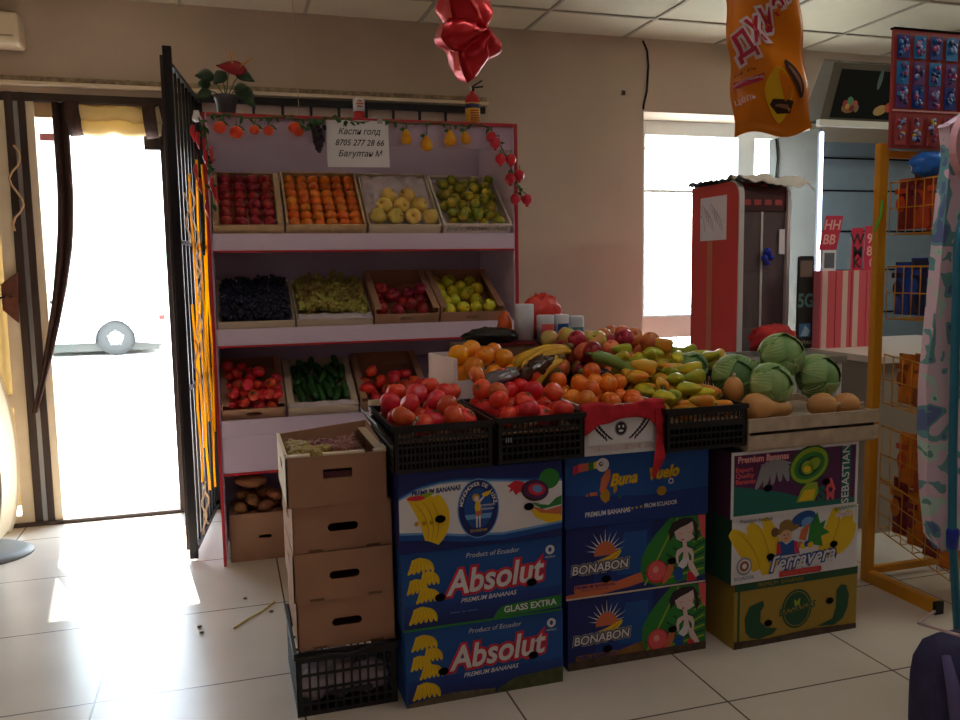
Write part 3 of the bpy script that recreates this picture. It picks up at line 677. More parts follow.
for a_, c_ in (((.08, 4.14, 2.37), (.072, 4.13, 2.425)), ((.115, 4.14, 2.36), (.17, 4.12, 2.395))):
    MB().tube([a_, c_], [.0045, .003], mat('spadix', (226, 150, 70), .5), 6).build('spadix', t)
# grille on the wall behind the shelving
t = thing('wall_grille', 'black metal railing fixed to the wall behind the top of the shelving', 'grille', (.7, 5.06, 2.0))
MB().box(-.262, 1.60, 5.055, 5.075, 2.365, 2.405, M_blackm).build('top_rail', t)
for i in range(11): MB().box(-.13+.163*i, -.115+.163*i, 5.056, 5.070, 1.95, 2.3645, M_blackm).build('bar', t)
MB().box(-.20, 1.60, 5.045, 5.09, 1.90, 1.9495, M_cream).build('bottom_rail', t)
# fire extinguisher
t = thing('fire_extinguisher', 'small red fire extinguisher with yellow label standing on the shelving top', 'fire extinguisher', (1.26, 4.2, 2.13))
MB().lathe([(.034, 2.129), (.038, 2.137), (.038, 2.265), (.03, 2.288), (.013, 2.298), (.013, 2.31), (0, 2.311)], M_red, 22, (1.26, 4.2, 0)).build('cylinder', t)
MB().lathe([(.0386, 2.15), (.0386, 2.25)], mat('label_yellow', (226, 170, 40), .5), 22, (1.26, 4.2, 0)).build('label_band', t)
b = MB(); b.lathe([(.0390, 2.222), (.0390, 2.244)], mat('label_blue', (60, 66, 110), .5), 22, (1.26, 4.2, 0))
for k in range(5): b.box(1.236, 1.284, 4.1600, 4.1625, 2.158+k*.012, 2.162+k*.012, M_red)
b.build('label_print', t)
b = MB(); b.lathe([(.012, 2.311), (.012, 2.33), (0, 2.331)], M_blackm, 10, (1.26, 4.2, 0)); b.box(-.055, .0, -.007, .007, -.003, .004, M_blackm, R=Matrix.Translation((1.262, 4.2, 2.328)) @ Matrix.Rotation(PI-.05, 4, 'Z') @ Matrix.Rotation(.12, 4, 'Y')); b.box(-.06, .0, -.007, .007, -.003, .004, M_blackm, R=Matrix.Translation((1.262, 4.2, 2.334)) @ Matrix.Rotation(PI, 4, 'Z') @ Matrix.Rotation(.55, 4, 'Y'))
b.build('lever', t); MB().ball((1.243, 4.186, 2.318), .012, mat('gauge', (190, 190, 170), .4), 10).build('gauge', t)
t = thing('glue_jar', 'small jar with white label and red base on the shelving top', 'jar', (.665, 4.15, 2.129))
MB().lathe([(.026, 2.1285), (.028, 2.135), (.028, 2.175), (0, 2.176)], M_red, 16, (.665, 4.15, 0)).build('base', t)
MB().lathe([(.029, 2.1752), (.029, 2.235), (.02, 2.240), (0, 2.241)], M_paper, 16, (.665, 4.15, 0)).build('label_band', t)
b = MB(); b.M = Matrix.Translation((.64, 4.1195, 2.185))
for k, (a0, a1) in enumerate(((.012, .040), (.008, .044), (.014, .036))): b.box(a0, a1, 0, .0008, .008+.013*k, .015+.013*k, mat('print_orange', (214, 110, 70), .6))
b.build('print', t)
# paper sign
t = thing('paper_sign', 'white paper with three handwritten lines taped to the shelving header', 'sign', (.64, 4.03, 1.9))
M = Matrix.Translation((.490, 4.030, 1.893)) @ Matrix.Rotation(-.012, 4, 'Y')
b = MB(); b.M = M; b.box(0, .297, 0, .0015, 0, .218, M_paper)
Fs = plane_front(0, -.0006, 0)
for k, (s_, y) in enumerate((('Каспи голд', .165), ('8705 277 28 66', .113), ('Бахултан М', .062))):
    b.text(s_, .040, .155, y, Fs, 0, M_ink, shear=.3, off=.0004, sx_=.92)
b.build('paper', t)
b = MB(); b.M = M; b.box(.245, .27, -.0012, .0022, .205, .24, glassmat('tape', (230, 225, 220), .5, .4)); b.build('tape', t)

# garland of artificial fruit
def vine(b, pts, rng, nleaf, r=.0035, sz=.028):
    pts = [Vector(p) for p in pts]; b.tube(pts, r, M_stem, 6)
    for k in range(nleaf):
        u = rng.uniform(0, len(pts)-1.001); i = int(u); p = pts[i].lerp(pts[i+1], u-i)
        d = Vector((rng.uniform(-1, 1), rng.uniform(-1, -.1), rng.uniform(-1, .6))).normalized()*sz*rng.uniform(.7, 1.3)
        leaf(b, p, p+d, sz*.3, M_leaf, .15, 4)
t = thing('fruit_garland', 'string of artificial red tomatoes, grapes and yellow pears along the shelving header', 'garland', (.6, 4.02, 2.1))
b = MB(); pts = [(-.03+.075*k, 4.035-.006*(k % 2), 2.112+.008*math.sin(k*1.9)) for k in range(18)]
vine(b, pts, rng, 46); b.build('vine', t)
Mart = mat('garland_red', (222, 44, 24), .3, c2=(236, 80, 30), scale=20)
for i, (x, z, r) in enumerate(((.010, 2.054, .030), (.080, 2.034, .031), (.160, 2.048, .024), (.222, 2.047, .026), (.340, 2.063, .029), (.358, 2.052, .027))):
    b = MB(); b.ball((x, 3.995+(.02 if i == 5 else 0), z), (r, r, r*.9), Mart, 16); b.tube([(x, 3.995, z+r*.8), (x+.01, 4.02, 2.105)], .003, M_stem, 5)
    leaf(b, (x, 3.995, z+r*.85), (x+.04, 3.985, z+r*.7), .012, M_leaf); b.build('tomato', t)
b = MB(); Mdg = mat('garland_grape', (44, 24, 42), .35)
for k in range(46):
    v = k/46; wd = .034*(1-v)**.7
    b.ball((.448+rng.uniform(-wd, wd), 3.995+rng.uniform(-.016, .016), 2.075-.115*v), .0105, Mdg, 8)
b.tube([(.448, 4.0, 2.075), (.44, 4.03, 2.11)], .003, M_stem, 5)
for k in range(4): leaf(b, (.43, 4.0, 2.085), (.43+.05*math.cos(k*1.6+2), 3.985, 2.085+.045*math.sin(k*1.6+2)), .018, M_leaf)
b.build('grape_bunch', t)
Mpear = mat('garland_yellow', (240, 180, 14), .3, c2=(222, 140, 20), scale=18)
for (x, z, s_) in ((.865, 2.037, 1), (.965, 2.010, 1.05), (1.084, 2.038, 1.1), (1.162, 2.043, .9)):
    b = MB(); b.lathe([(0, -.034*s_), (.018*s_, -.032*s_), (.029*s_, -.014*s_), (.027*s_, .004*s_), (.015*s_, .024*s_), (.008*s_, .036*s_), (0, .037*s_)], Mpear, 14, (x, 4.0, z), Matrix.Rotation(rng.uniform(-.3, .3), 3, 'Y'))
    b.tube([(x, 4.0, z+.03), (x+.01, 4.02, 2.108)], .003, M_stem, 5); leaf(b, (x, 4.0, z+.035), (x-.035, 3.985, z+.045), .012, M_leaf); b.build('pear', t)
t = thing('pomegranate_garland', 'string of artificial red pomegranates dangling at the right corner of the shelving', 'garland', (1.4, 4.02, 2.1))
b = MB(); vine(b, [(1.25, 4.03, 2.118), (1.30, 4.02, 2.09), (1.35, 4.015, 2.01), (1.39, 4.015, 1.93), (1.42, 4.015, 1.86), (1.45, 4.015, 1.79), (1.455, 4.015, 1.75)], rng, 26); b.build('vine', t)
Mpg = mat('garland_crimson', (196, 22, 50), .3, c2=(222, 40, 66), scale=20)
for (x, z) in ((1.292, 2.050), (1.312, 2.022), (1.338, 1.945), (1.392, 1.943), (1.388, 1.850), (1.436, 1.868), (1.415, 1.750), (1.477, 1.747)):
    b = MB(); b.ball((x, 3.99, z), (.027, .027, .028), Mpg, 14); b.lathe([(.006, -.026), (.010, -.036), (0, -.028)], Mpg, 8, (x, 3.99, z)); b.tube([(x, 3.99, z+.026), (min(1.45, x+.01), 4.012, z+.05)], .0025, M_stem, 5); b.build('pomegranate', t)
t = thing('chili_garland', 'string of artificial red chilies with leaves hanging down the left shelving post', 'garland', (-.05, 4.02, 1.9))
b = MB(); vine(b, [(-.09, 4.03, 2.11), (-.055, 4.02, 2.06), (-.05, 4.015, 1.98), (-.045, 4.015, 1.88), (-.04, 4.015, 1.78), (-.035, 4.015, 1.70)], rng, 22, sz=.035); b.build('vine', t)
for k, (x, z) in enumerate(((-.105, 2.03), (-.085, 2.0), (-.03, 1.94), (-.055, 1.92), (-.10, 1.86), (-.085, 1.80), (-.035, 1.80), (-.02, 1.76), (-.06, 1.70))):
    MB().tube([(x, 3.995, z+.03), (x-.004, 3.992, z), (x+.004, 3.992, z-.045)], [.007, .011, .002], mat('chili', (200, 26, 44), .3), 8).build('chili', t)
o = MB().lathe([(.008, 0), (.022, .012), (.014, .03), (.01, .05)], M_paper, 8, (-.09, 4.03, 2.08), fn=lambda a, r, z: 1+.25*math.cos(3*a)).build('flower_head', t)

# hanging strings, cable
o = MB().tube([(.415, 4.7, 2.879), (.412, 4.6, 2.5), (.41, 4.5, 2.20)], .0022, mat('white_string', (206, 180, 140), .8), 5).build('string'); tag(o, 'thin pale string hanging from the ceiling above the shelving', 'string')
o = MB().tube([(2.70, 5.08, 2.879), (2.735, 5.085, 2.82), (2.745, 5.085, 2.72), (2.735, 5.085, 2.56), (2.712, 5.085, 2.47), (2.71, 5.085, 2.44)], .007, M_blackm, 6).build('cable'); tag(o, 'black cable running down the wall to the window corner', 'cable')
o = MB().tube([(1.4505, 4.30+.05*math.sin(k*.7), 1.72-.05*k) for k in range(13)], .005, M_paper, 6).build('cord'); tag(o, 'white cord hanging down the outer side of the shelving', 'cord')
o = MB().box(2.56, 2.578, 5.085, 5.099, 2.53, 2.555, M_brownm).build('nail_hook'); tag(o, 'tiny brown hook on the bare wall', 'hook')

# ================================================================ BARRED GATE (open, edge-on) with tape and string
t = thing('barred_gate', 'dark barred metal gate swung open into the room beside the fruit shelving', 'gate', (-.16, 5.0, 0))
def gx(y): return -.195+.10*(y-4.19)/.86       # the leaf runs from the hinge to the room
b = MB()
for (y0, y1, z0, z1) in ((4.165, 4.205, .015, 2.44),): b.box(gx(y0)-.028, gx(y0)+.012, y0, y1, z0, z1, M_blackm)
b.box(gx(4.20)-.045, gx(4.20)-.0285, 4.175, 4.20, .06, 2.40, M_brownm)
b.build('end_post', t, bevel=.003)
MB().box(gx(5.03)-.02, gx(5.03)+.02, 5.02, 5.06, .015, 2.39, M_blackm).build('hinge_post', t, bevel=.003)
for z in (.06, .85, 1.55, 2.36):
    MB().tube([(gx(4.206), 4.206, z), (gx(5.019), 5.019, z)], .014, M_blackm, 4, False).build('cross_rail', t)
for i in range(7):
    y = 4.30+.105*i; MB().tube([(gx(y), y, .074), (gx(y), y, 2.346)], .008, M_blackm, 6).build('bar', t)
Mtape = translucent('yellow_tape', (250, 196, 24), .75, .4)
for i, (y, z0, z1, wd) in enumerate(((4.36, .35, 1.25, .035), (4.47, .5, 1.9, .04), (4.58, .25, 1.3, .03), (4.70, .6, 2.0, .04), (4.82, .2, 1.5, .04), (4.93, .5, 2.0, .04))):
    o = MB().sheet(lambda u, v: Vector((gx(y)+.0090+.011*u+.004*(1+math.sin(v*11+i)), y+wd*.4*(u-.5)+.015*math.sin(v*7+i*2), z0+(z1-z0)*v)), 2, 24, Mtape).build('plastic_strip', solid=.0008)
    tag(o, 'yellow plastic strip tied along the bars of the open gate', 'strip', 'yellow strips on the open gate')
Mstr = mat('tangled_string', (206, 176, 132), .9); rg = random.Random(5)
for k in range(9):
    z = rg.uniform(.3, 1.95); y = rg.uniform(4.25, 4.6); b = MB()
    b.tube([(gx(y)+.0150+.010*(1+math.sin(j*1.1+k)), y-.02+.03*math.cos(j*.8+k)+.004*j, z-.026*j) for j in range(10)], .005, Mstr, 5)
    tag(b.build('string_piece'), 'piece of beige string tangled on the bars of the open gate', 'string', 'beige strings on the open gate')

# white rounded cabinet at the far left with grey foot
t = thing('rounded_cabinet', 'cream bulging cabinet with black handles at the left edge beside the doorway', 'cabinet', (-1.4, 4.7, 0))
pts = [(-1.115-.30*abs((z-.42)/.95)**2.3*(1 if z > .42 else 1.6), z) for z in [.04+.045*k for k in range(26)]]
prof_box(MB(), [(-1.9, .04)]+pts+[(-1.9, pts[-1][1])], 4.60, 4.90, mat('cream_shell', (224, 208, 178), .35)).build('shell', t, bevel=.015)
MB().lathe([(.30, 0.0), (.30, .012), (.26, .03), (0, .032)], mat('grey_foot', (132, 136, 136), .5), 30, (-1.30, 4.62, 0), Matrix.Diagonal((1, .75, 1))).build('foot', t)
for z in (.66, .80): MB().tube([(-1.215, 4.594, z), (-1.195, 4.588, z-.02), (-1.22, 4.594, z-.04)], .008, M_blackm, 6).build('handle', t)
MB().box(-1.8, -1.13, 4.594, 4.5995, .50, .506, M_woodg).build('seam', t)

# ================================================================ BANANA BOXES
def fr(x, y, z, rz, w_): return Matrix.Translation((x, y, z)) @ Matrix.Rotation(rz, 4, 'Z')
def ell_(b, F, cx, cy, rx, ry, lay, m, rot=0, n=22): b.shape(ring(cx, cy, rx, ry, n, rot), F, lay, m)
def banana_shape(cx, cy, L, wd, rot, bend=.5, n=9):
    p = []; q = []
    for k in range(n):
        u = k/(n-1); a = (u-.5)*bend*2; R = L/(2*bend) if bend else 1
        x = R*math.sin(a); y = -R*(math.cos(a)-math.cos(bend)); h = wd*.5*math.sin(PI*(.06+.88*u))**.6
        nx, ny = math.sin(a), -math.cos(a)
        p.append((x-nx*h, y-ny*h)); q.append((x+nx*h, y+ny*h))
    c_, s_ = math.cos(rot), math.sin(rot)
    return [(cx+x*c_-y*s_, cy+x*s_+y*c_) for x, y in p+q[::-1]]
def bunch(b, F, cx, cy, s, lay, m, md, n=6, up=True):
    for k in range(n):
        a = (k-(n-1)/2)*.20; b.shape(banana_shape(cx+(k-(n-1)/2)*s*.23, cy-abs(k-(n-1)/2)*s*.03, s*1.0, s*.30, PI/2+a*.9+.1, .45), F, lay+.25*(k % 2), m)
        b.shape(banana_shape(cx+(k-(n-1)/2)*s*.23+s*.10, cy-.02*s, s*.8, s*.025, PI/2+a, .4), F, lay+.6, md)
def sharp(pts): return pts
pr_ = lambda n, c, r=.6: mat('print_'+n, c, r)
K_blue = pr_('blue', (16, 80, 160)); K_dblue = pr_('dark_blue', (18, 36, 112)); K_white = pr_('white', (230, 226, 232)); K_yel = pr_('yellow', (236, 196, 20)); K_yeld = pr_('ochre', (190, 140, 14))
K_red = pr_('red', (214, 36, 60)); K_green = pr_('green', (40, 132, 50)); K_dgreen = pr_('dark_green', (20, 78, 46)); K_or = pr_('orange', (242, 164, 44)); K_pink = pr_('pink', (232, 92, 96))
K_purple = pr_('purple', (88, 28, 84)); K_teal = pr_('teal', (14, 108, 96)); K_skin = pr_('pale_skin', (232, 208, 206)); K_hair = pr_('brown_black', (44, 28, 34)); K_lblue = pr_('light_blue', (110, 160, 220)); K_olive = pr_('olive_card', (164, 134, 44)); K_grey = pr_('grey', (150, 150, 158)); K_lime = pr_('lime', (150, 180, 40))
def banana_box(name, label, x, y, z, w_, h, body, draw, rz=0.0, group=None, d_=.39, lid=.012, holes=((.29, .36), (.71, .40))):
    t = thing(name, label, 'box', (x, y, z), 0, group)
    M = fr(x, y, z, rz, w_); F = plane_front(0, 0, 0)
    F = lambda a, c, l: Vector((a, -.00025*l-.0002, c))
    b = MB(); b.M = M; b.box(0, w_, 0, d_, 0, h-.0005, body); 
    draw(b, F, w_, h)
    b.build('printed_sleeve', t)
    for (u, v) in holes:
        b = MB(); b.M = M; F9 = lambda a, c, l: Vector((a, -.0062-.0002*l, c)); b.lathe([(.0175, 0), (.0175, .001)], M_hole, 20, (u*w_, -.0040, v*h), Matrix.Diagonal((1, 1, .72)) @ Matrix.Rotation(PI/2, 3, 'X')); b.build('hand_hole_shade', t)  # flat near-black disc: shade inside the hand hole put into colour
    return t
def d_absolut(green):
    def d(b, F, w_, h):
        for k in range(7): b.shape(rect(.004, w_-.004, .004+k*.012, .016+k*.012), F, 1, mat('print_bl%d' % k, (18+k, 38+k*4, 104+k*7), .6))
        if green:
            b.shape([(.30, .006), (w_-.003, .014), (w_-.003, .055), (.335, .045), (.315, .03)], F, 2, K_green)
            b.shape(rect(.0, w_, .0, .007), F, 2, K_green)
            b.text('GLASS EXTRA', .030, .43, .031, F, 3, K_white, rot=.02, off=.0006)
            b.text('~~~ ~ ~~~', .02, .20, .045, F, 3, K_lblue)
        else: b.shape([(.30, .0), (w_-.001, .0), (w_-.001, .055), (.37, .045), (.31, .015)], F, 2, mat('dirty_green', (84, 92, 54), .8, var=.3, scale=30)); b.shape([(0, 0), (.3, 0), (.3, .02), (.15, .03), (0, .012)], F, 2.2, mat('dirty_card', (104, 94, 76), .8, var=.3, scale=30))
        for (cx, cy, s, n) in ((.058, .215, .052, 6), (.085, .170, .048, 5), (.045, .148, .050, 5), (.080, .115, .048, 6), (.062, .052, .056, 6)): bunch(b, F, cx, cy, s, 3+.8*(cx > .06), K_yel, K_yeld, n)
        b.text('Product of Ecuador', .023, .30, .228, F, 3, K_white, rot=.0, shear=.25)
        for off, m, l in ((.011, K_red, 3), (.0025, K_white, 5)): b.text('Absolut', .112, .308, .145, F, l, m, shear=.22, off=off, rot=.045, sx_=.92)
        b.text('PREMIUM BANANAS', .021, .285, .082, F, 3, K_white, shear=.3, rot=.02, off=.0003)
        ell_(b, F, w_-.042, .215, .016, .016, 3, K_white); ell_(b, F, w_-.042, .215, .006, .008, 4, K_blue); b.text('PREMIUM', .009, w_-.042, .190, F, 4, K_white)
    return d
def d_premium(b, F, w_, h):
    b.shape(rect(.002, w_-.002, .002, h-.002), F, 1, K_dblue)
    top = [(0, .172), (.06, .200), (.13, .214), (.20, .216), (.30, .208), (.42, .196), (w_, .188)]
    bot = [(w_, .055), (.44, .045), (.34, .037), (.20, .046), (.1, .062), (0, .070)]
    lift = lambda P, e: [(x, y+e) for x, y in P]
    b.shape(lift(top, .012)+lift(bot, -.026), F, 2, K_blue); b.shape(lift(top, .006)+lift(bot, -.008), F, 3, K_lblue); b.shape(top+bot, F, 4, K_white)
    b.text('PREMIUM BANANAS', .021, .120, .194, F, 5, K_dblue, rot=.05, shear=.15, off=.001, sx_=.84)
    for k, (cx, a) in enumerate(((.060, 1.35), (.080, 1.25), (.100, 1.1), (.118, .95))): b.shape(banana_shape(cx, .108-.002*k, .165, .046, a+.6+.35*0, .55), F, 5+.3*k, K_yel)
    for k in range(3): b.shape(banana_shape(.070+.020*k, .10, .13, .003, 1.9-.12*k, .5), F, 7, K_yeld)
    ell_(b, F, .055, .176, .030, .008, 7, K_red); ell_(b, F, .085, .182, .028, .007, 6, K_lime, .3)
    for k in range(3): ell_(b, F, .055+.024*k, .094, .0075, .0075, 8, K_yeld)
    cx, cy = .258, .124
    b.shape(ring(cx, cy, .070, .098, 30), F, 5, K_lblue); b.shape(ring(cx, cy, .066, .094, 30), F, 6, K_dblue); b.shape(ring(cx, cy, .047, .066, 26), F, 7, K_blue)
    b.shape([(cx-.046, cy-.018), (cx+.046, cy-.018), (cx+.040, cy-.034), (cx-.040, cy-.034)], F, 8, K_lblue)
    for k, ch in enumerate('MONOHOVER DE LUXE'):
        a = PI*.93-PI*.86*k/16; b.text(ch, .017, cx+.057*math.cos(a), cy+.080*math.sin(a), F, 8, K_white, rot=a-PI/2, off=.0005)
    # small standing figure
    ell_(b, F, cx-.008, cy+.036, .013, .013, 9, K_yeld); ell_(b, F, cx-.006, cy+.032, .008, .009, 10, K_skin)
    ell_(b, F, cx-.002, cy+.006, .010, .020, 9, K_yel); b.shape([(cx-.012, cy-.008), (cx+.012, cy-.008), (cx+.006, cy-.024), (cx-.008, cy-.024)], F, 10, K_or)
    for dx in (-.006, .004): b.shape([(cx+dx-.003, cy-.024), (cx+dx+.003, cy-.024), (cx+dx+.002, cy-.062), (cx+dx-.002, cy-.062)], F, 9, K_skin)
    b.shape([(cx+.004, cy+.018), (cx+.024, cy+.040), (cx+.021, cy+.043), (cx, cy+.024)], F, 9, K_skin); b.shape(banana_shape(cx+.026, cy+.050, .030, .014, .3, .6), F, 11, K_yel)
    b.text('premium', .014, cx+.030, cy+.010, F, 11, K_white, shear=.2); b.text('bananas', .014, cx+.030, cy-.002, F, 11, K_white, shear=.2)
    b.text('ECUADOR', .012, cx, cy-.072, F, 11, K_yel)
    # parrot in feathers
    b.shape([(.355, .188), (.385, .205), (.415, .195), (.43, .165), (.42, .150), (.40, .165), (.385, .155), (.375, .172), (.362, .165), (.368, .180)], F, 6, K_red)
    ell_(b, F, .452, .165, .048, .036, 7, K_hair, -.2); ell_(b, F, .455, .167, .043, .031, 8, K_purple, -.2); ell_(b, F, .458, .168, .030, .020, 9, K_red, -.2); ell_(b, F, .460, .170, .018, .012, 10, K_lblue, -.3)
    b.shape([(.462, .118), (.505, .128), (w_-.002, .165), (w_-.002, .150), (.50, .112)], F, 9.5, K_white)
    b.shape([(.440, .125), (.48, .118), (w_-.002, .140), (w_-.002, .110), (.475, .100)], F, 9, K_green)
    b.shape([(.436, .115), (.49, .095), (w_-.002, .105), (w_-.002, .075), (.47, .088)], F, 8, K_or)
    b.shape([(.432, .110), (.452, .075), (.50, .050), (w_-.003, .055), (w_-.003, .078), (.48, .086)], F, 7, K_yel)
    ell_(b, F, .502, .200, .036, .034, 6, K_green)
def d_buna(b, F, w_, h):
    b.shape(rect(.002, w_-.002, .002, h-.002), F, 1, K_blue); b.shape([(.002, .002), (w_-.002, .002), (w_-.002, .10), (.3, .09), (.002, .115)], F, 1.5, mat('print_midblue', (20, 54, 136), .6))
    for k, (c_) in enumerate((K_red, K_pink, K_or, K_green, K_yel)):
        x0 = .030+.019*k; b.shape([(x0, .190+.0025*k-.006*(k == 0)), (x0+.020, .192+.0025*k), (x0+.020, .230-.002*(4-k)**.5*2), (x0, .222-.010*(k == 0))], F, 3+k*.1, c_)
    ell_(b, F, .140, .212, .024, .024, 4, K_white); ell_(b, F, .134, .216, .008, .008, 5, K_hair); ell_(b, F, .135, .217, .004, .004, 6, K_white)
    b.shape([(.128, .120), (.135, .165), (.155, .192), (.168, .195), (.170, .165), (.155, .132), (.138, .112)], F, 4, K_or); b.shape([(.130, .105), (.140, .122), (.155, .128), (.168, .110), (.165, .085), (.150, .076), (.135, .090)], F, 3, K_yeld)
    b.shape(rect(.092, .120, .106, .118), F, 3, K_or); b.shape([(.075, .108), (.085, .104), (.085, .118)], F, 3, K_or)
    for off, m, l in ((.004, K_yeld, 3), (.001, K_yel, 4)): b.text('Buna   Vuelo', .056, .300, .160, F, l, m, shear=.35, off=off, rot=.06, sx_=.92)
    b.shape([(.180, .145), (.195, .150), (.195, .118), (.183, .106)], F, 3, K_yeld)
    ell_(b, F, .405, .132, .011, .011, 4, K_white); ell_(b, F, .405, .132, .006, .006, 5, K_blue)
    ell_(b, F, .368, .100, .019, .017, 4, K_yeld); ell_(b, F, .205, .095, .007, .007, 4, K_teal)
    b.text('PREMIUM BANANAS', .024, .160, .042, F, 3, K_white, off=.0006, sx_=.80, rot=.02)
    b.text('FROM ECUADOR', .021, .365, .052, F, 3, K_white, off=.0005, sx_=.8, rot=.02)
    for k in range(5): b.shape([(.237+.017*k+.006*math.cos(PI/2+j*PI/5)*(1 if j % 2 == 0 else .4), .047+.001*k+.006*math.sin(PI/2+j*PI/5)*(1 if j % 2 == 0 else .4)) for j in range(10)], F, 3, K_yel)
def d_bona(dirty):
    def d(b, F, w_, h):
        b.shape(rect(.002, w_-.002, .002, h-.002), F, 1, K_dblue); b.shape([(.10, .05), (.33, .03), (.33, h-.003), (.16, h-.003)], F, 1.4, mat('print_midblue', (20, 54, 136), .6)); b.shape([(.19, .07), (.31, .06), (.31, .22), (.22, .22)], F, 1.8, K_blue)
        b.shape([(.0, .0), (0, .018), (.12, .030), (.25, .060), (.36, .085), (.36, .045), (.25, .022), (.12, .006)], F, 2, K_or if not dirty else mat('dirty_orange', (150, 104, 50), .8, var=.3, scale=30))
        b.shape(rect(0, w_, 0, .006), F, 2.5, M_cardw if not dirty else mat('dirty_card', (104, 94, 76), .8))
        cx, cy = .148, .158
        for k in range(11):
            a = PI*(.04+.092*k+.0); L = .072+(.012 if k % 2 else 0)
            b.shape([(cx+.028*math.cos(a-.13), cy+.024*math.sin(a-.13)), (cx+L*math.cos(a), cy+L*math.sin(a)), (cx+.028*math.cos(a+.13), cy+.024*math.sin(a+.13))], F, 3, K_white)
        b.shape([(cx+.043*math.cos(a*PI/14), cy-.012+.050*math.sin(a*PI/14)) for a in range(15)], F, 4, K_or)
        b.shape(banana_shape(cx+.012, cy-.016, .105, .026, .35, .5), F, 5, K_yel); b.shape(banana_shape(cx+.012, cy-.020, .09, .004, .35, .5), F, 6, K_yeld)
        for off, m, l in ((.008, K_grey, 6), (.0045, K_hair, 7), (.001, K_white, 8)): b.text('BONABON', .043, .128, .105, F, l, m, off=off, sx_=1.0, shear=.15, rot=.03)
        b.shape(rrect(.030, .190, .022, .050, .008), F, 3, K_or if not dirty else mat('dirty_orange', (150, 104, 50), .8)); b.text('PREMIUM BANANAS', .017, .110, .040, F, 4, K_dblue, off=.0004); b.text('PRODUCT OF ECUADOR', .009, .110, .028, F, 4, K_dblue)
        # big leaf
        lf = [(.300, .03), (.285, .075), (.288, .12), (.315, .165), (.345, .20), (.40, h-.004), (w_-.04, h-.004), (w_-.003, .20), (w_-.003, .03), (.42, .008), (.35, .01)]
        b.shape(lf, F, 3, K_green)
        for k in range(9):
            a0 = (.30+.028*k, .06+.020*k); dx = min(.085, w_-.012-a0[0]); b.shape([(a0[0], a0[1]), (a0[0]+dx, a0[1]-.048*dx/.085), (a0[0]+dx-.004, a0[1]-.040*dx/.085), (a0[0]+.002, a0[1]+.007)], F, 3.5, K_dgreen)
            xa = min(a0[0]+.10, w_-.05); b.shape([(xa, a0[1]-.03), (w_-.006, a0[1]-.011), (w_-.006, a0[1]-.003), (xa, a0[1]-.022)], F, 3.6, K_dgreen if k % 2 else K_lime)
        b.shape([(.30, .02), (.40, .20), (.43, h-.006), (.436, h-.006), (.405, .196), (.305, .016)], F, 4, K_lime)
        b.shape([(w_-.035, h-.004), (w_-.003, h-.004), (w_-.003, .16), (w_-.02, .18)], F, 5, K_pink)
        # grapefruit and banana, seated woman with dark hair
        ell_(b, F, .350, .062, .042, .042, 5, K_red); ell_(b, F, .350, .064, .036, .036, 6, K_pink); ell_(b, F, .345, .070, .012, .012, 7, mat('print_palepink', (240, 160, 150), .6))
        b.shape(banana_shape(.392, .062, .10, .026, 1.2, .4), F, 7, K_or)
        b.shape([(.395, .205), (.41, .235), (.45, .248), (.49, .246), (.512, .22), (.518, .17), (.505, .15), (.50, .20), (.46, .175), (.42, .19), (.402, .17)], F, 6, K_hair)
        b.shape([(.418, .200), (.440, .212), (.470, .222), (.492, .232), (.497, .205), (.490, .185), (.500, .172), (.478, .160), (.455, .158), (.428, .172)], F, 8, K_skin)
        b.shape([(.430, .195), (.444, .191), (.456, .195), (.444, .188)], F, 9, K_pink); b.shape([(.468, .196), (.480, .193), (.490, .198), (.480, .190)], F, 9, K_pink); ell_(b, F, .452, .168, .006, .003, 9, K_red)
        b.shape([(.452, .160), (.468, .160), (.474, .120), (.482, .085), (.450, .080), (.456, .12)], F, 8, K_skin)
        b.shape([(.452, .140), (.430, .132), (.424, .110), (.430, .082), (.437, .083), (.436, .108), (.450, .122), (.474, .122), (.488, .106), (.490, .080), (.497, .080), (.499, .108), (.492, .130), (.470, .140)], F, 9, K_skin)
        b.shape([(.432, .075), (.455, .100), (.476, .098), (.470, .070), (.455, .060)], F, 10, K_white)
        b.shape([(.415, .052), (.440, .075), (.455, .060), (.455, .020), (.425, .018)], F, 9, K_blue)
        b.shape([(.470, .095), (.492, .085), (.522, .030), (.508, .022), (.480, .058)], F, 9, K_skin); b.shape([(.476, .050), (.500, .040), (.512, .012), (.470, .010)], F, 8, K_red)
        if dirty: b.shape([(0, .0), (0, .030), (.1, .036), (.3, .030), (w_, .030), (w_, 0)], F, 11, mat('dirty_card2', (88, 72, 58), .85, var=.4, scale=25))
    return d
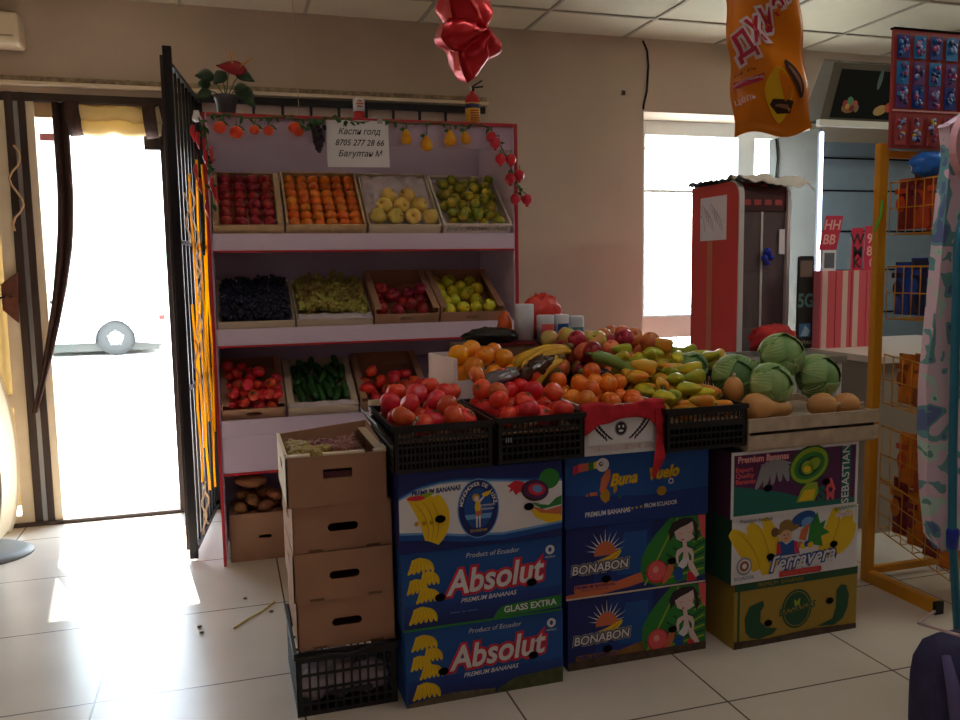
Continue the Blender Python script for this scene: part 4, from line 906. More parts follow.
def d_seb(b, F, w_, h):
    b.shape(rect(.0, w_, .0, h), F, 1, K_white); b.shape(rect(.012, w_-.012, .010, h-.012), F, 2, K_purple)
    b.shape([(.012, .010), (w_-.012, .010), (w_-.012, .03), (.38, .03), (.20, .085), (.012, .120)], F, 3, K_teal)
    b.text('Premium Bananas', .033, .135, .214, F, 4, K_pink, off=.0022, sx_=.92); b.text('Premium Bananas', .033, .135, .214, F, 5, K_white, off=-.0002, sx_=.92)
    for k, s_ in enumerate(('Export', 'Quality', 'Bananas')): b.text(s_, .024, .018, .178-.022*k, F, 5, K_pink, align='LEFT', off=.0005, sx_=1.1)
    for k in range(7): b.shape(banana_shape(.118+.025*k, .165-.006*abs(k-3), .095, .026, 1.0+.22*k+.25, .35), F, 4+.2*k, K_grey)
    b.shape([(.12, .19), (.2, .205), (.27, .185), (.2, .18)], F, 6, K_grey)
    cx, cy = .335, .165
    ell_(b, F, cx, cy+.006, .092, .072, 6, K_dgreen, .35); ell_(b, F, cx, cy+.006, .086, .064, 7, K_lime, .35); ell_(b, F, cx, cy+.004, .070, .048, 8, K_green, .35); ell_(b, F, cx, cy+.002, .054, .034, 9, K_dgreen, .35)
    ell_(b, F, cx-.008, cy-.002, .028, .026, 10, K_lime); ell_(b, F, cx+.020, cy+.010, .030, .022, 10, K_lime, .5); ell_(b, F, cx-.010, cy-.008, .016, .012, 11, K_yel)
    b.shape([(cx-.055, .035), (cx-.035, .080), (cx-.01, .105), (cx+.035, .105), (cx+.045, .07), (cx+.025, .035)], F, 9, K_lime); b.shape([(cx-.045, .038), (cx-.02, .078), (cx+.03, .080), (cx+.02, .040)], F, 10, K_yel)
    b.text('S', .075, .392, .055, F, 11, K_teal, off=.003); b.text('A', .060, .432, .088, F, 11, K_pink, off=.003); b.text('M', .045, .432, .048, F, 11, K_pink, off=.003)
    b.shape(rect(w_-.078, w_-.036, .012, h-.014), F, 9, K_teal); b.text('SEBASTIAN', .047, w_-.057, .124, F, 10, K_white, rot=PI/2, off=.0005, sx_=.98)
def d_terr(b, F, w_, h):
    b.shape(rect(.0, w_, .0, h), F, 1, K_white)
    for k, (cx, cy, L, wd, a, be) in enumerate(((.05, .12, .22, .075, 2.2, .35), (.11, .12, .24, .08, 1.95, .35), (.16, .14, .22, .06, 1.8, .3), (.13, .06, .14, .05, 2.6, .3), (.42, .15, .22, .07, 1.2, .3), (.47, .14, .22, .075, 1.05, .35), (.52, .12, .16, .05, .9, .35))): b.shape(banana_shape(min(cx, w_-.06), cy, L*.9, wd, a, be), F, 2+k*.3, K_yel)
    for k, (cx, cy, a) in enumerate(((.075, .12, 2.15), (.135, .13, 1.9), (.44, .14, 1.15))): b.shape(banana_shape(cx, cy, .18, .003, a, .35), F, 5, K_yeld)
    ell_(b, F, .31, .215, .055, .028, 5, K_blue, .2); ell_(b, F, .33, .20, .03, .02, 6, K_lblue)
    b.shape([(.33, .13), (.34, .19), (.37, .235), (.385, .19), (.41, .20), (.40, .17), (.43, .15), (.39, .14), (.40, .10), (.36, .11)], F, 6, K_green); b.shape([(.30, .175), (.34, .20), (.32, .13), (.29, .14)], F, 7, K_or)
    # farmer with hat
    ell_(b, F, .232, .182, .060, .014, 9, mat('print_hat', (150, 116, 60), .7), .15); ell_(b, F, .232, .200, .030, .020, 8.5, mat('print_hat', (150, 116, 60), .7), .1); ell_(b, F, .183, .178, .016, .018, 10, mat('print_brown', (120, 84, 50), .7))
    ell_(b, F, .232, .158, .026, .024, 10, mat('print_face', (226, 180, 140), .7)); ell_(b, F, .224, .162, .003, .003, 11, K_hair); ell_(b, F, .240, .164, .003, .003, 11, K_hair); ell_(b, F, .232, .150, .007, .0025, 11, K_red)
    b.shape([(.195, .14), (.215, .14), (.235, .125), (.262, .14), (.285, .13), (.295, .085), (.19, .085)], F, 9.5, K_blue); b.shape([(.192, .13), (.205, .138), (.215, .09), (.192, .088)], F, 10, K_red); b.shape([(.268, .135), (.285, .128), (.292, .088), (.272, .09)], F, 10, K_red)
    for k in range(4): ell_(b, F, .295+.016*k, .118-.006*(k % 2), .014, .012, 10+.2*k, (K_or, K_yel, K_blue, K_yel)[k])
    for off, m, l in ((.007, K_blue, 12), (.0010, K_white, 13)): b.text('Terravera', .080, .300, .062, F, l, m, off=off, shear=.35, rot=.06, sx_=.95)
    b.shape(rrect(.205, .395, .004, .026, .006), F, 11, K_red); b.text('PREMIUM BANANAS', .018, .30, .015, F, 14, K_or, rot=.02)
    for r, m, l in ((.034, K_grey, 8), (.026, K_white, 9), (.020, mat('print_rust', (150, 90, 60), .7), 10), (.010, K_white, 11)): ell_(b, F, .054, .066, r, r, l, m)
    b.text('ECUADOR', .018, .054, .020, F, 9, K_blue); b.text('Premium bananas', .020, .10, .232, F, 9, K_hair, shear=.3); b.text('BANANAS', .022, .50, .238, F, 9, K_green, rot=.08)
    b.shape(rrect(.455, .525, .205, .219, .005), F, 9, K_white); b.text('EXPORT', .014, .49, .212, F, 10, K_red)
def d_olive(b, F, w_, h):
    b.shape(rect(.0, w_, h-.030, h), F, 2, K_dgreen); b.shape(rect(.014, .024, .02, h-.03), F, 2, K_dgreen); b.text('PREMIUM  BANANAS', .022, .20, h-.016, F, 3, K_olive)
    b.shape([(.05, .06), (.045, .11), (.065, .155), (.10, .165), (.125, .17), (.13, .150), (.115, .13), (.115, .09), (.14, .065), (.19, .055), (.17, .035), (.11, .025), (.07, .035)], F, 2, K_dgreen)
    b.shape([(.37, .035), (.44, .055), (.455, .10), (.455, .165), (.475, .185), (.50, .18), (.515, .14), (.51, .09), (.49, .05), (.45, .028)], F, 2, K_dgreen)
    cx, cy = .275, .118
    ell_(b, F, cx, cy, .068, .076, 2, K_dgreen); ell_(b, F, cx, cy, .060, .068, 3, K_olive); ell_(b, F, cx, cy, .057, .065, 4, K_dgreen)
    b.shape([(cx-.01, cy+.01), (cx+.012, cy+.01), (cx+.014, cy+.042), (cx, cy+.028), (cx-.014, cy+.04)], F, 5, K_lime); b.shape([(cx-.085, cy-.018), (cx+.085, cy+.004), (cx+.085, cy+.018), (cx-.085, cy-.002)], F, 5, K_olive)
    b.text('BANANAS', .036, cx, cy, F, 6, K_dgreen, rot=.1, off=.001, sx_=1.0, shear=.2)
    b.shape([(0, 0), (0, .03), (.15, .022), (.35, .03), (w_, .02), (w_, 0)], F, 7, mat('dirty_card2', (88, 72, 58), .85, var=.4, scale=25))

K_dull = mat('card_blue_side', (26, 60, 120), .7); K_b2 = mat('card_green_side', (60, 70, 34), .7)
for i in range(2):
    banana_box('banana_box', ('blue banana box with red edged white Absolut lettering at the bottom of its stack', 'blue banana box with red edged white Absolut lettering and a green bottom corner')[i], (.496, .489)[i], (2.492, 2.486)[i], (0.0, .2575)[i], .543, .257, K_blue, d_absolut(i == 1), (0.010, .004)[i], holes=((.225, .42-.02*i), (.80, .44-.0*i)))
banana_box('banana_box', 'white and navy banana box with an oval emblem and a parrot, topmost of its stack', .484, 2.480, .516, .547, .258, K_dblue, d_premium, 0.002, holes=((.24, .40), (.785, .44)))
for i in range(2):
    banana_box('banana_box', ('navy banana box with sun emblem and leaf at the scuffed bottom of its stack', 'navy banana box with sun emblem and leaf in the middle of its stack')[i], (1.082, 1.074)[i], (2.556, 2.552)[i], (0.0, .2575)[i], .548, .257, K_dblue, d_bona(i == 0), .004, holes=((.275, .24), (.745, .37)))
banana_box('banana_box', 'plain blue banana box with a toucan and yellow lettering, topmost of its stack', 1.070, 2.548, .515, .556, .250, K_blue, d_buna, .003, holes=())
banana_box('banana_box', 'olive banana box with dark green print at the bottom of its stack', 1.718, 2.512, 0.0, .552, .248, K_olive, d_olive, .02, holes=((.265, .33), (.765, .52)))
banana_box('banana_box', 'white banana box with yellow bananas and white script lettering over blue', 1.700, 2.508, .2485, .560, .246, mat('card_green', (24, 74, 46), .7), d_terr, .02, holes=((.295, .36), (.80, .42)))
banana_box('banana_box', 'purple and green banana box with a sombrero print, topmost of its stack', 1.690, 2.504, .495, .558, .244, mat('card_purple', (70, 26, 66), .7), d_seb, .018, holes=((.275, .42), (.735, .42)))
# plain stacks behind that carry the second row of crates
t = thing('stock_table', 'plain wooden table behind the banana boxes carrying the rear fruit crates', 'table', (1.4, 3.3, 0))
MB().box(.60, 2.30, 2.96, 3.74, .78, .815, M_woodg).build('tabletop', t)
for x in (.64, 2.22):
    for y in (3.0, 3.66): MB().box(x, x+.04, y, y+.04, 0, .7795, M_woodg).build('leg', t)

# ================================================================ LEFT CARTON STACK
cart = [(.166, 2.560, .212, .314, .160, 0.0, 'lowest of the cartons, resting on the black crate'), (.160, 2.552, .3725, .318, .155, .0, 'second carton from the bottom of the stack'), (.164, 2.560, .528, .312, .148, .01, 'third carton up, just under the grapes')]
lab = ['plain brown handled carton standing directly on the black crate', 'plain brown carton with a torn handle hole, second above the black crate', 'plain brown carton with a wide handle hole just under the grape carton']
for (x, y, z, w_, h, rz, _), l_ in zip(cart, lab):
    M = fr(x, y, z, rz, w_)
    t = thing('cardboard_carton', l_, 'carton', (x, y, z)); carton_walls(t, M, w_, .40, h, slotw=.095, rimfold=False)
    for u in (.22, .80):
        b = MB(); b.M = M; b.box(u*w_-.022, u*w_+.022, -.0012, .0, .0, .008, M_cardi); b.build('tab', t)
    b = MB(); b.M = M; b.box(.0055, w_-.0055, .0055, .3945, h-.004, h-.0008, M_cardi); b.build('lid', t)
M = fr(.150, 2.550, .677, .0, .34)
t = thing('grape_carton', 'open brown carton of red grapes on top of the carton stack', 'carton', (.118, 2.548, .677))
w_, d_, h_ = .316, .41, .158
b = MB(); b.M = M; b.box(0, w_, 0, d_, 0, .005, M_card); b.build('base', t)
b = MB(); b.M = M; b.panel([(0, .005), (w_, .005), (w_, h_), (0, h_)], [rrect(w_*.5-.045, w_*.5+.045, .085, .115, .004)], lambda a, c, d: Vector((a, d, c)), .005, M_card); b.build('front_wall', t)
b = MB(); b.M = M; b.panel([(0, .005), (w_, .005), (w_, h_+.03), (w_*.6, h_+.018), (0, h_)], [], lambda a, c, d: Vector((a, d_-d, c)), .005, M_card); b.build('back_wall', t)
for x in (0, 1):
    b = MB(); b.M = M; b.panel([(0, .005), (d_, .005), (d_, h_+(.03 if x else 0)), (0, h_)], [rrect(.16, .25, .085, .115, .01)], (lambda a, c, d: Vector((d, a, c))) if x == 0 else (lambda a, c, d: Vector((w_-d, a, c))), .005, M_card if x else M_cardw); b.build('side_wall', t)
for (x0, x1) in ((.004, .075), (.115, .245), (.272, .312)):
    b = MB(); b.M = M; b.box(x0, x1, -.002, .024, h_, h_+.006, M_cardw); b.build('rim_flap', t)
b = MB(); b.M = M; b.box(w_-.032, w_+.002, .03, d_-.01, h_+.0005, h_+.006, M_cardw); b.build('rim_flap', t)
b = MB(); b.M = M; b.box(-.002, .008, .03, d_-.01, h_+.0005, h_+.006, M_cardw); b.build('rim_flap', t)
b = MB(); b.M = M; b.box(.0055, w_-.0055, .0055, d_-.0055, .075, .080, M_cardi); b.build('liner', t)
Mrg = mat('red_grape', (132, 66, 84), .35, c2=(160, 110, 90), scale=12); Myg = mat('amber_grape', (170, 146, 74), .35)
b = MB(); b.M = M; rg = random.Random(3)
for k in range(1000):
    x = rg.uniform(.016, w_-.045); y = rg.uniform(.03, d_-.05)
    hh = .062+.022*math.sin(x*14)*math.sin(y*9+1)+.018*noise.noise(Vector((x*14, y*14, 0)))
    hh *= min(1, min(x, w_-.03-x, y, d_-.04-y)/.03)
    b.ball((x, y, .090+hh*rg.uniform(.7, 1)), .0098*rg.uniform(.85, 1.15), Myg if x < .115+.03*math.sin(y*30) else Mrg, 7)
b.box(.02, w_-.05, .03, d_-.06, .081, .1, Mrg)
tag(b.build('grapes'), 'mass of red and amber grapes in the topmost carton of the stack', 'grapes', None, 'stuff')
t = thing('plastic_crate', 'black lattice crate on the floor under the brown cartons', 'crate', (.13, 2.55, 0))
M = fr(.156, 2.548, 0, 0, .33)
mesh_crate(t, M, .322, .41, .211, M_black, cell=.0255, bar=.007, rimh=.02, bands=[(.014, .034), (.042, .082), (.090, .130), (.138, .176)])
b = MB(); b.M = M; b.box(.10, .24, -.004, -.0005, .060, .075, M_black); b.build('handle_bar', t); 
b = MB(); b.M = M; b.tube([(.0, -.008, .203), (.10, -.010, .200), (.16, -.010, .192), (.20, -.010, .198), (.25, -.012, .216), (.318, -.010, .216)], .006, M_black, 8); b.build('rim_cord', t)
for k in range(5):
    o = MB().ball((0, 0, 0), (.062, .05, .05), M_tissue, 14, fn=lambda d, k=k: 1+.3*noise.noise(d*2.2+Vector((k*3., 0, 0)))).build('crumpled_paper')
    o.matrix_world = M @ Matrix.Translation((.070+.088*(k % 3), .09+.14*(k//3), .062)); tag(o, 'ball of crumpled pale paper inside the black floor crate', 'paper', 'crumpled paper in the floor crate')

# ================================================================ FRONT ROW OF CRATES
def stock_crate(x, y, z, w_, d_, h, m, label, rz=0, liner=.09, bands=None, cell=.013, bar=.0045):
    t = thing('plastic_crate', label, 'crate', (x, y, z)); M = fr(x, y, z, rz, w_)
    mesh_crate(t, M, w_, d_, h, m, cell=cell, bar=bar, rimh=.014, bands=bands, liner=liner); b = MB(); b.M = M; b.box(.006, w_-.006, .006, .0075, .008, liner-.005, M_hole if m == M_black else M_foam); b.build('inner_sheet', t); return t, M
B2 = [(.012, .030), (.036, .054), (.060, .078), (.084, .104)]
t, M = stock_crate(.470, 2.466, .776, .322, .42, .150, M_black, 'black lattice crate heaped with red tomatoes beside the grape carton', bands=B2+[(.112, .128)], liner=.098)
b = MB(); b.M = M; b.sheet(lambda u, v: Vector((-.004-.036*(v), -.006+.43*u, .10+.055*v)), 6, 3, M_black); b.build('side_flange', t, solid=.004)
rg = random.Random(21)
gi = group_info('tomato', 'large red tomato heaped in the black crate beside the grape carton', 'tomato', 'tomatoes in the left black crate')
pack(rg, M @ Matrix.Translation((0, 0, .099)), .004, .318, .004, .416, 66, ['tomato']*7+['tomato_pale'], .0375, rim=.07, slope=.35, tilt=.08, ycap=(.070, .13), info=gi)
t, M = stock_crate(.806, 2.470, .7785, .302, .42, .150, M_black, 'black crate of red tomatoes, between the first tomato crate and the white crate', bands=B2[:4]+[(.112, .130)], liner=.098, cell=.018)
b = MB(); b.M = M
for k in range(3): b.box(.028+.008*k, .032+.008*k, -.001, 0, .070, .085, K_grey)
b.build('printed_mark', t)
gi = group_info('tomato', 'red tomato heaped in the black crate next to the white crate', 'tomato', 'tomatoes in the second black crate')
pack(rg, M @ Matrix.Translation((0, 0, .099)), .004, .298, .004, .416, 66, ['tomato']*6+['tomato_pale'], .036, rim=.06, slope=.35, tilt=.20, ycap=(.064, .23), info=gi)
t, M = stock_crate(1.122, 2.52, .768, .285, .38, .172, mat('white_plastic2', (214, 210, 214), .45), 'white plastic crate of mandarins with a red cloth over its front', bands=[(.012, .03), (.145, .155)], liner=.13, cell=.05)
gi = group_info('mandarin', 'orange mandarin heaped in the white crate behind the red cloth', 'mandarin', 'mandarins in the white crate')
pack(rg, M @ Matrix.Translation((0, 0, .131)), .006, .279, .006, .372, 54, ['mandarin'], .0335, rim=.06, slope=.55, tilt=.25, ycap=(.045, .22), info=gi)
# wheat and face emblem on the crate front, red cloth
b = MB(); b.M = M; Fc = lambda a, c, l: Vector((a, -.0012-.0006*l, c))
b.shape(rect(.022, .262, .036, .140), Fc, 0, K_white)
ell_(b, Fc, .142, .088, .024, .026, 1, K_grey); ell_(b, Fc, .142, .088, .020, .022, 2, K_hair); ell_(b, Fc, .135, .095, .004, .005, 3, K_white); ell_(b, Fc, .150, .095, .004, .005, 3, K_white); ell_(b, Fc, .142, .080, .009, .004, 3, K_white)
for s in (-1, 1):
    for k in range(8):
        a = .2+.25*k; x = .142+s*(.040+.032*math.sin(a*.8)); y = .052+.009*k+.004
        for q in (-.7, .7): ell_(b, Fc, x+s*.012*(q+.2)+s*.004*k, y, .011, .0032, 1, K_hair, s*(.8+q*.5), 10)
b.build('printed_emblem', t)
Mcl = mat('red_cloth', (196, 26, 44), .8, var=.25, scale=18, bump=.3)
def cloth(u, v):
    x = -.012+.315*u; top = .178
    if v < .35: return Vector((x, -.005+(.35-v)*.10*0-.004+.03*(0.35-v), top-.004+.008*math.sin(u*9)))
    dv = (v-.35)/.65; L = .062+.010*math.sin(u*8)+.050*max(0, u-.82)/.18
    if u < .22: L += .05*(.22-u)/.22
    return Vector((x, -.010-.004*math.sin(u*24), top-L*dv))
b = MB(); b.M = M; b.sheet(cloth, 30, 12, Mcl)
b.add([(.262, -.018, .15), (.302, -.018, .16), (.308, -.020, .05), (.285, -.045, -.02), (.246, -.047, -.085), (.236, -.045, -.075), (.246, -.043, -.02), (.268, -.020, .06)], [(0, 1, 2, 7), (7, 2, 3, 6), (6, 3, 4, 5)], Mcl)
tag(b.build('red_cloth', solid=.002), 'thin red cloth draped over the front rim of the white crate', 'cloth')
t, M = stock_crate(1.412, 2.475, .768, .318, .42, .150, M_black, 'black crate heaped with yellow green peppers', bands=B2[:3]+[(.10, .124)], liner=.098, cell=.018)
gi = group_info('sweet_pepper', 'yellow green sweet pepper heaped in the black crate', 'pepper', 'sweet peppers in the black crate')
pack(rg, M @ Matrix.Translation((0, 0, .099)), .004, .314, -.01, .55, 74, ['pepper_yellow', 'pepper_green', 'pepper_yellow', 'pepper_orange', 'pepper_orange'], .0265, rim=.075, slope=.35, tilt=.30, ycap=(.07, .32), info=gi, K=90)
# wooden crate with cabbages and squash
wx, wy, wz, ww, wd = 1.745, 2.478, .7415, .565, .44
t = thing('wooden_crate', 'long grey wooden crate of cabbages and squash on the purple banana box', 'crate', (wx, wy, wz))
M = fr(wx, wy, wz, .02, ww)
for (y, nm) in ((0, 'front_slat'), (wd-.01, 'back_slat')):
    for (z0, z1) in ((.008, .058), (.070, .118)):
        b = MB(); b.M = M; b.box(-.004, ww+.004, y, y+.009, z0, z1, M_woodg); b.build(nm, t)
for x in (0, ww-.010):
    b = MB(); b.M = M; b.box(x, x+.010, .0095, wd-.0105, .006, .112, M_woodg); b.build('side_board', t)
b = MB(); b.M = M; b.box(.0, ww, .0095, wd-.0105, 0, .0055, M_woodg); b.box(.011, ww-.011, .0095, wd-.0105, .085, .090, M_woodg); b.build('base', t)
M_cab = mat('cabbage', (168, 192, 124), .5, c2=(112, 156, 88), scale=5, bump=.15); M_cabv = mat('cabbage_vein', (196, 210, 160), .5); M_cab2 = mat('cabbage_dark', (84, 130, 74), .5, c2=(126, 164, 100), scale=6, bump=.15)
def cabbage(c, r, label, dark=False, sd=0, face=(0, -1, .25)):
    t = thing('cabbage', label, 'cabbage', c, 0); c = Vector(c); m = M_cab2 if dark else M_cab
    MB().ball(c, (r*.97, r*.97, r*.93), m, 24, fn=lambda d: 1+.03*noise.noise(d*2+Vector((sd, 0, 0)))).build('heart', t)
    rg = random.Random(sd); f = Vector(face).normalized()
    for k in range(6):
        a = k*PI/3+rg.uniform(-.3, .3); ax = f.orthogonal().normalized(); ax = Matrix.Rotation(a, 3, f) @ ax
        ctr = (ax*1.0+f*(.55 if k % 2 else .15)).normalized(); up = (f-ctr*f.dot(ctr)).normalized(); sd_ = ctr.cross(up)
        b = MB(); s_ = 1.0+.012*k
        def fn(u, v, b=b):
            a1 = (u-.5)*2.1; b1 = (v-.5)*2.0; e = max(abs(u-.5), abs(v-.5))*2
            d = (ctr+sd_*math.tan(a1*.62)*(1-.25*(v-.5))+up*math.tan(b1*.62)); d.normalize()
            w = 1+.010*k*.6+.02+.03*max(0, e-.8)/.2*(.5+.5*math.sin(u*23+v*17+k))
            return c+d*r*w*Vector((1, 1, 1)).x
        b.sheet(fn, 12, 12, M_cab if (k % 3 or not dark) else M_cab2)
        for q in range(-2, 3):                                  # raised veins fanning out from the leaf base
            pts = []
            for j in range(8):
                v = .04+.12*j; u = .5+q*.10*(j/7)**.8*1.6
                pts.append(fn(u, v)+(fn(u, v)-c).normalized()*.0012)
            b.tube(pts, [.0032*(1-.09*j)*(1 if q == 0 else .55) for j in range(8)], M_cabv, 5)
        b.build('leaf', t, solid=.0015)
    return t
zc = .842+.072
cabbage((1.905, 2.585, .962), .076, 'pale green cabbage at the front, turned to show its leaf veins', False, 1)
cabbage((2.035, 2.70, 1.052), .083, 'bright pale cabbage resting highest of the four', False, 2, (0.1, -1, .6))
cabbage((1.860, 2.74, .975), .083, 'dark green cabbage at the left beside the peppers', True, 3, (-.3, -1, .3))
cabbage((2.185, 2.68, .965), .083, 'dark green cabbage with a pale rib at the right end of the crate', True, 4, (.3, -1, .3))
cabbage((2.02, 2.83, .935), .080, 'green cabbage hidden deepest behind the others', True, 5)
t = thing('cabbage_outer', 'loose outer', 'cabbage'); bpy.data.objects.remove(t)
cabbage((1.80, 2.95, .99), .06, 'small dark cabbage peeping out behind the peppers', True, 6)
Msq = mat('squash_skin', (206, 146, 84), .55, var=.12, scale=6)
t = thing('butternut_squash', 'tan butternut squash lying on its side at the left of the wooden crate', 'squash', (1.85, 2.53, .87))
R_ = Matrix.Rotation(PI/2, 3, 'Y') @ Matrix.Identity(3)
b = MB(); b.lathe([(0, -.062), (.030, -.058), (.050, -.035), (.055, -.008), (.046, .022), (.032, .050), (.026, .085), (.028, .112), (.022, .130), (0, .133)], Msq, 22, (1.820, 2.535, .888), Matrix.Rotation(.10, 3, 'Y') @ Matrix.Rotation(PI/2, 3, 'Y')); b.build('flesh', t)
MB().tube([(1.757, 2.535, .893), (1.748, 2.533, .898)], [.009, .006], M_woodg, 7).build('stem', t)
for (x, y, z, r, l_) in ((2.105, 2.548, .878, .052, 'round tan squash in the middle of the wooden crate front'), (2.222, 2.560, .872, .050, 'oval tan squash at the right end of the wooden crate')):
    t = thing('squash', l_, 'squash', (x, y, z))
    MB().ball((x, y, z), (r*1.12, r*.9, r*.88), Msq, 22, fn=lambda d: 1+.02*math.cos(8*math.atan2(d.z, d.y))).build('flesh', t)
    MB().tube([(x+r*1.05, y-.01, z), (x+r*1.3, y-.02, z+.004)], [.008, .006], M_woodg, 7).build('stem', t)
t = thing('squash', 'orange squash wedged between the peppers and the cabbages', 'squash', (1.765, 2.6, .95)); MB().ball((1.772, 2.62, .945), (.036, .038, .050), Msq, 18).build('flesh', t)
MB().tube([(1.772, 2.62, .993), (1.775, 2.62, 1.008)], [.007, .005], M_woodg, 7).build('stem', t)

# ================================================================ SECOND ROW
t = thing('foam_box', 'white foam box of oranges turned slightly behind the tomatoes', 'box', (.80, 2.96, .8155)); M = fr(.800, 2.965, .8155, .12, .4)
w_, d_, h = .24, .27, .255
b = MB(); b.M = M
b.panel(rect(0, w_, 0, d_), [rect(.016, w_-.016, .016, d_-.016)], lambda a, c, d: Vector((a, c, d)), .17, M_foam); b.box(.0162, w_-.0162, .0162, d_-.0162, 0, .14, M_foam)
b.box(0, .016, 0, d_, .1702, h, M_foam); b.box(.0162, w_, d_-.016, d_, .1702, h, M_foam)
b.build('walls', t, bevel=.002)
gi = group_info('orange', 'bright orange in the white foam box', 'orange', 'oranges in the foam box')
pack(rg, M @ Matrix.Translation((0, 0, .141)), .018, .30, .002, .22, 20, ['orange'], .039, rim=.06, slope=.35, zmax=.13, info=gi, shape=lambda x, y: x > .062 and (x < .185 or y < .20))
t = thing('plastic_crate', 'black crate behind the foam box carrying bananas and a melon', 'crate', (1.06, 2.97, .8155)); M = fr(1.125, 3.0, .8155, 0, .4)
mesh_crate(t, M, .245, .33, .13, M_black, liner=.10, cell=.02)
Mmel = mat('melon_skin', (180, 156, 86), .6, c2=(150, 120, 66), scale=18, bump=.3)
o = MB().ball((0, 0, 0), (.068, .060, .055), Mmel, 24).build('melon'); o.location = (1.205, 3.06, .975); tag(o, 'netted tan melon between the bananas and the peaches', 'melon')
Mban = mat('banana_skin', (232, 186, 40), .45, c2=(206, 150, 30), scale=6)
def banana_hand(loc, rot, n, label, L=.17):
    t = thing('banana_bunch', label, 'bananas', loc); c = Vector(loc)
    R = Euler(rot).to_matrix()
    for k in range(n):
        a = (k-(n-1)/2)*.26; pts = []; rr = []
        for j in range(12):
            u = j/11; th = u*1.35; x = L*.85*math.sin(th)/1.0; z = L*.50*(math.cos(th)-1)+.05
            p = Vector((x, math.sin(a)*x*1.0+(k-(n-1)/2)*.014, z+.012*abs(k-(n-1)/2)*-1)); pts.append(c+R @ p)
            rr.append((.008 if j == 0 else .018*min(1, .55+u*2)*(1 if u < .85 else (1-(u-.85)*4.5))))
        MB().tube(pts, rr, Mban, 8).build('banana', t)
    MB().tube([c+R @ Vector((-.02, 0, .05)), c+R @ Vector((.012, 0, .048))], [.012, .017], mat('banana_stem', (120, 96, 44), .7), 8).build('stem', t)
banana_hand((1.27, 3.00, 1.045), (0, -.10, PI+.10), 4, 'yellow bananas with their fingers arching over the melon', .25)
banana_hand((1.20, 2.90, 1.015), (0, .05, PI+.30), 3, 'yellow bananas drooping forward next to the oranges', .20)
t = thing('plastic_crate', 'dark crate of peaches and apples heaped highest in the middle', 'crate', (1.38, 2.97, .8155)); M = fr(1.385, 2.97, .8155, 0, .4)
mesh_crate(t, M, .34, .42, .16, M_black, liner=.12, cell=.02)
gi = lambda k, p: ({'peach': ('peach', 'orange pink peach in the high heap behind the mandarins', 'peach', 'peaches in the high heap'), 'pear': ('apple', 'green and blush apple in the high heap behind the mandarins', 'apple', 'blush apples in the high heap'), 'red_apple': ('apple', 'dark red apple in the high heap behind the mandarins', 'apple', 'red apples in the high heap')}[k])
pack(rg, M @ Matrix.Translation((-.10, 0, .121)), .004, .40, -.02, .42, 52, ['peach', 'peach', 'peach', 'pear', 'red_apple'], .039, rim=.06, slope=.45, tilt=.15, zmax=.185, info=gi, shape=lambda x, y: not (x < .10 and y < .2))
t = thing('plastic_crate', 'dark crate behind the pepper heap', 'crate', (1.76, 3.0, .8155)); M = fr(1.755, 3.02, .8155, 0, .4)
mesh_crate(t, M, .34, .40, .15, M_black, liner=.11, cell=.02)
gi = group_info('sweet_pepper', 'sweet pepper in the crate behind the pepper heap', 'pepper', 'sweet peppers in the rear crate')
pack(rg, M @ Matrix.Translation((-.03, 0, .111)), .004, .36, .006, .39, 34, ['pepper_yellow', 'pepper_green', 'pepper_orange'], .0265, rim=.09, slope=.4, zmax=.20, info=gi, K=60)
Mzu = mat('zucchini_skin', (140, 168, 84), .4, c2=(104, 144, 64), scale=10)
for (p, q, l_) in (((1.33, 2.90, 1.068), (1.52, 2.86, .985), 'pale green zucchini lying across the apples and yellow peppers'),):
    t = thing('zucchini', l_, 'zucchini', p); P, Q = Vector(p), Vector(q)
    MB().tube([P.lerp(Q, k/9)+Vector((0, 0, .010*math.sin(PI*k/9))) for k in range(10)], [.008]+[.024]*7+[.022, .008], Mzu, 14).build('flesh', t)
    MB().tube([P, P+(P-Q).normalized()*.02], [.008, .006], M_stem, 6).build('stem', t)
Megg = mat('eggplant_skin', (34, 22, 46), .25)
for k, (p, q) in enumerate((((1.28, 2.88, 1.008), (1.40, 2.86, .985)), ((1.36, 2.84, .975), (1.47, 2.83, .952)))):
    t = thing('eggplant', ('dark eggplant under the zucchini, the upper one', 'dark eggplant lying lower, just above the mandarins')[k], 'eggplant', p); P, Q = Vector(p), Vector(q)
    MB().tube([P.lerp(Q, j/8) for j in range(9)], [.006, .018, .022, .024, .026, .027, .026, .019, .006], Megg, 14).build('flesh', t)
    MB().tube([P, P+(P-Q).normalized()*.015], [.014, .006], M_stem, 7).build('stem', t)
# clear plastic bag over rear tomatoes
Mpl = mat('smoky_plastic', (110, 104, 112), .18, metal=0, spec=.9, bump=.6, scale=22)
def bagf(sd, a, b_, c_):
    return lambda d: 1+.28*noise.noise(Vector((d.x*3+sd, d.y*3, d.z*3)))+.16*noise.noise(Vector((d.x*8+sd, d.y*8, d.z*8)))
o = MB().ball((0, 0, 0), (.078, .05, .030), Mpl, 30, fn=bagf(3, 1, 1, 1)).build('plastic_bag'); o.location = (.93, 2.83, 1.005); o.rotation_euler = (0, -.35, 0); tag(o, 'crumpled grey plastic bag lying on the rear tomatoes', 'bag')
o = MB().ball((0, 0, 0), (.080, .042, .032), mat('dark_wrap', (70, 44, 34), .25, bump=.6, scale=22, spec=.9), 30, fn=bagf(7, 1, 1, 1)).build('food_packet'); o.location = (1.07, 2.83, 1.035); o.rotation_euler = (0, -.55, 0); tag(o, 'brown crinkled packet between the oranges and the bananas', 'packet')
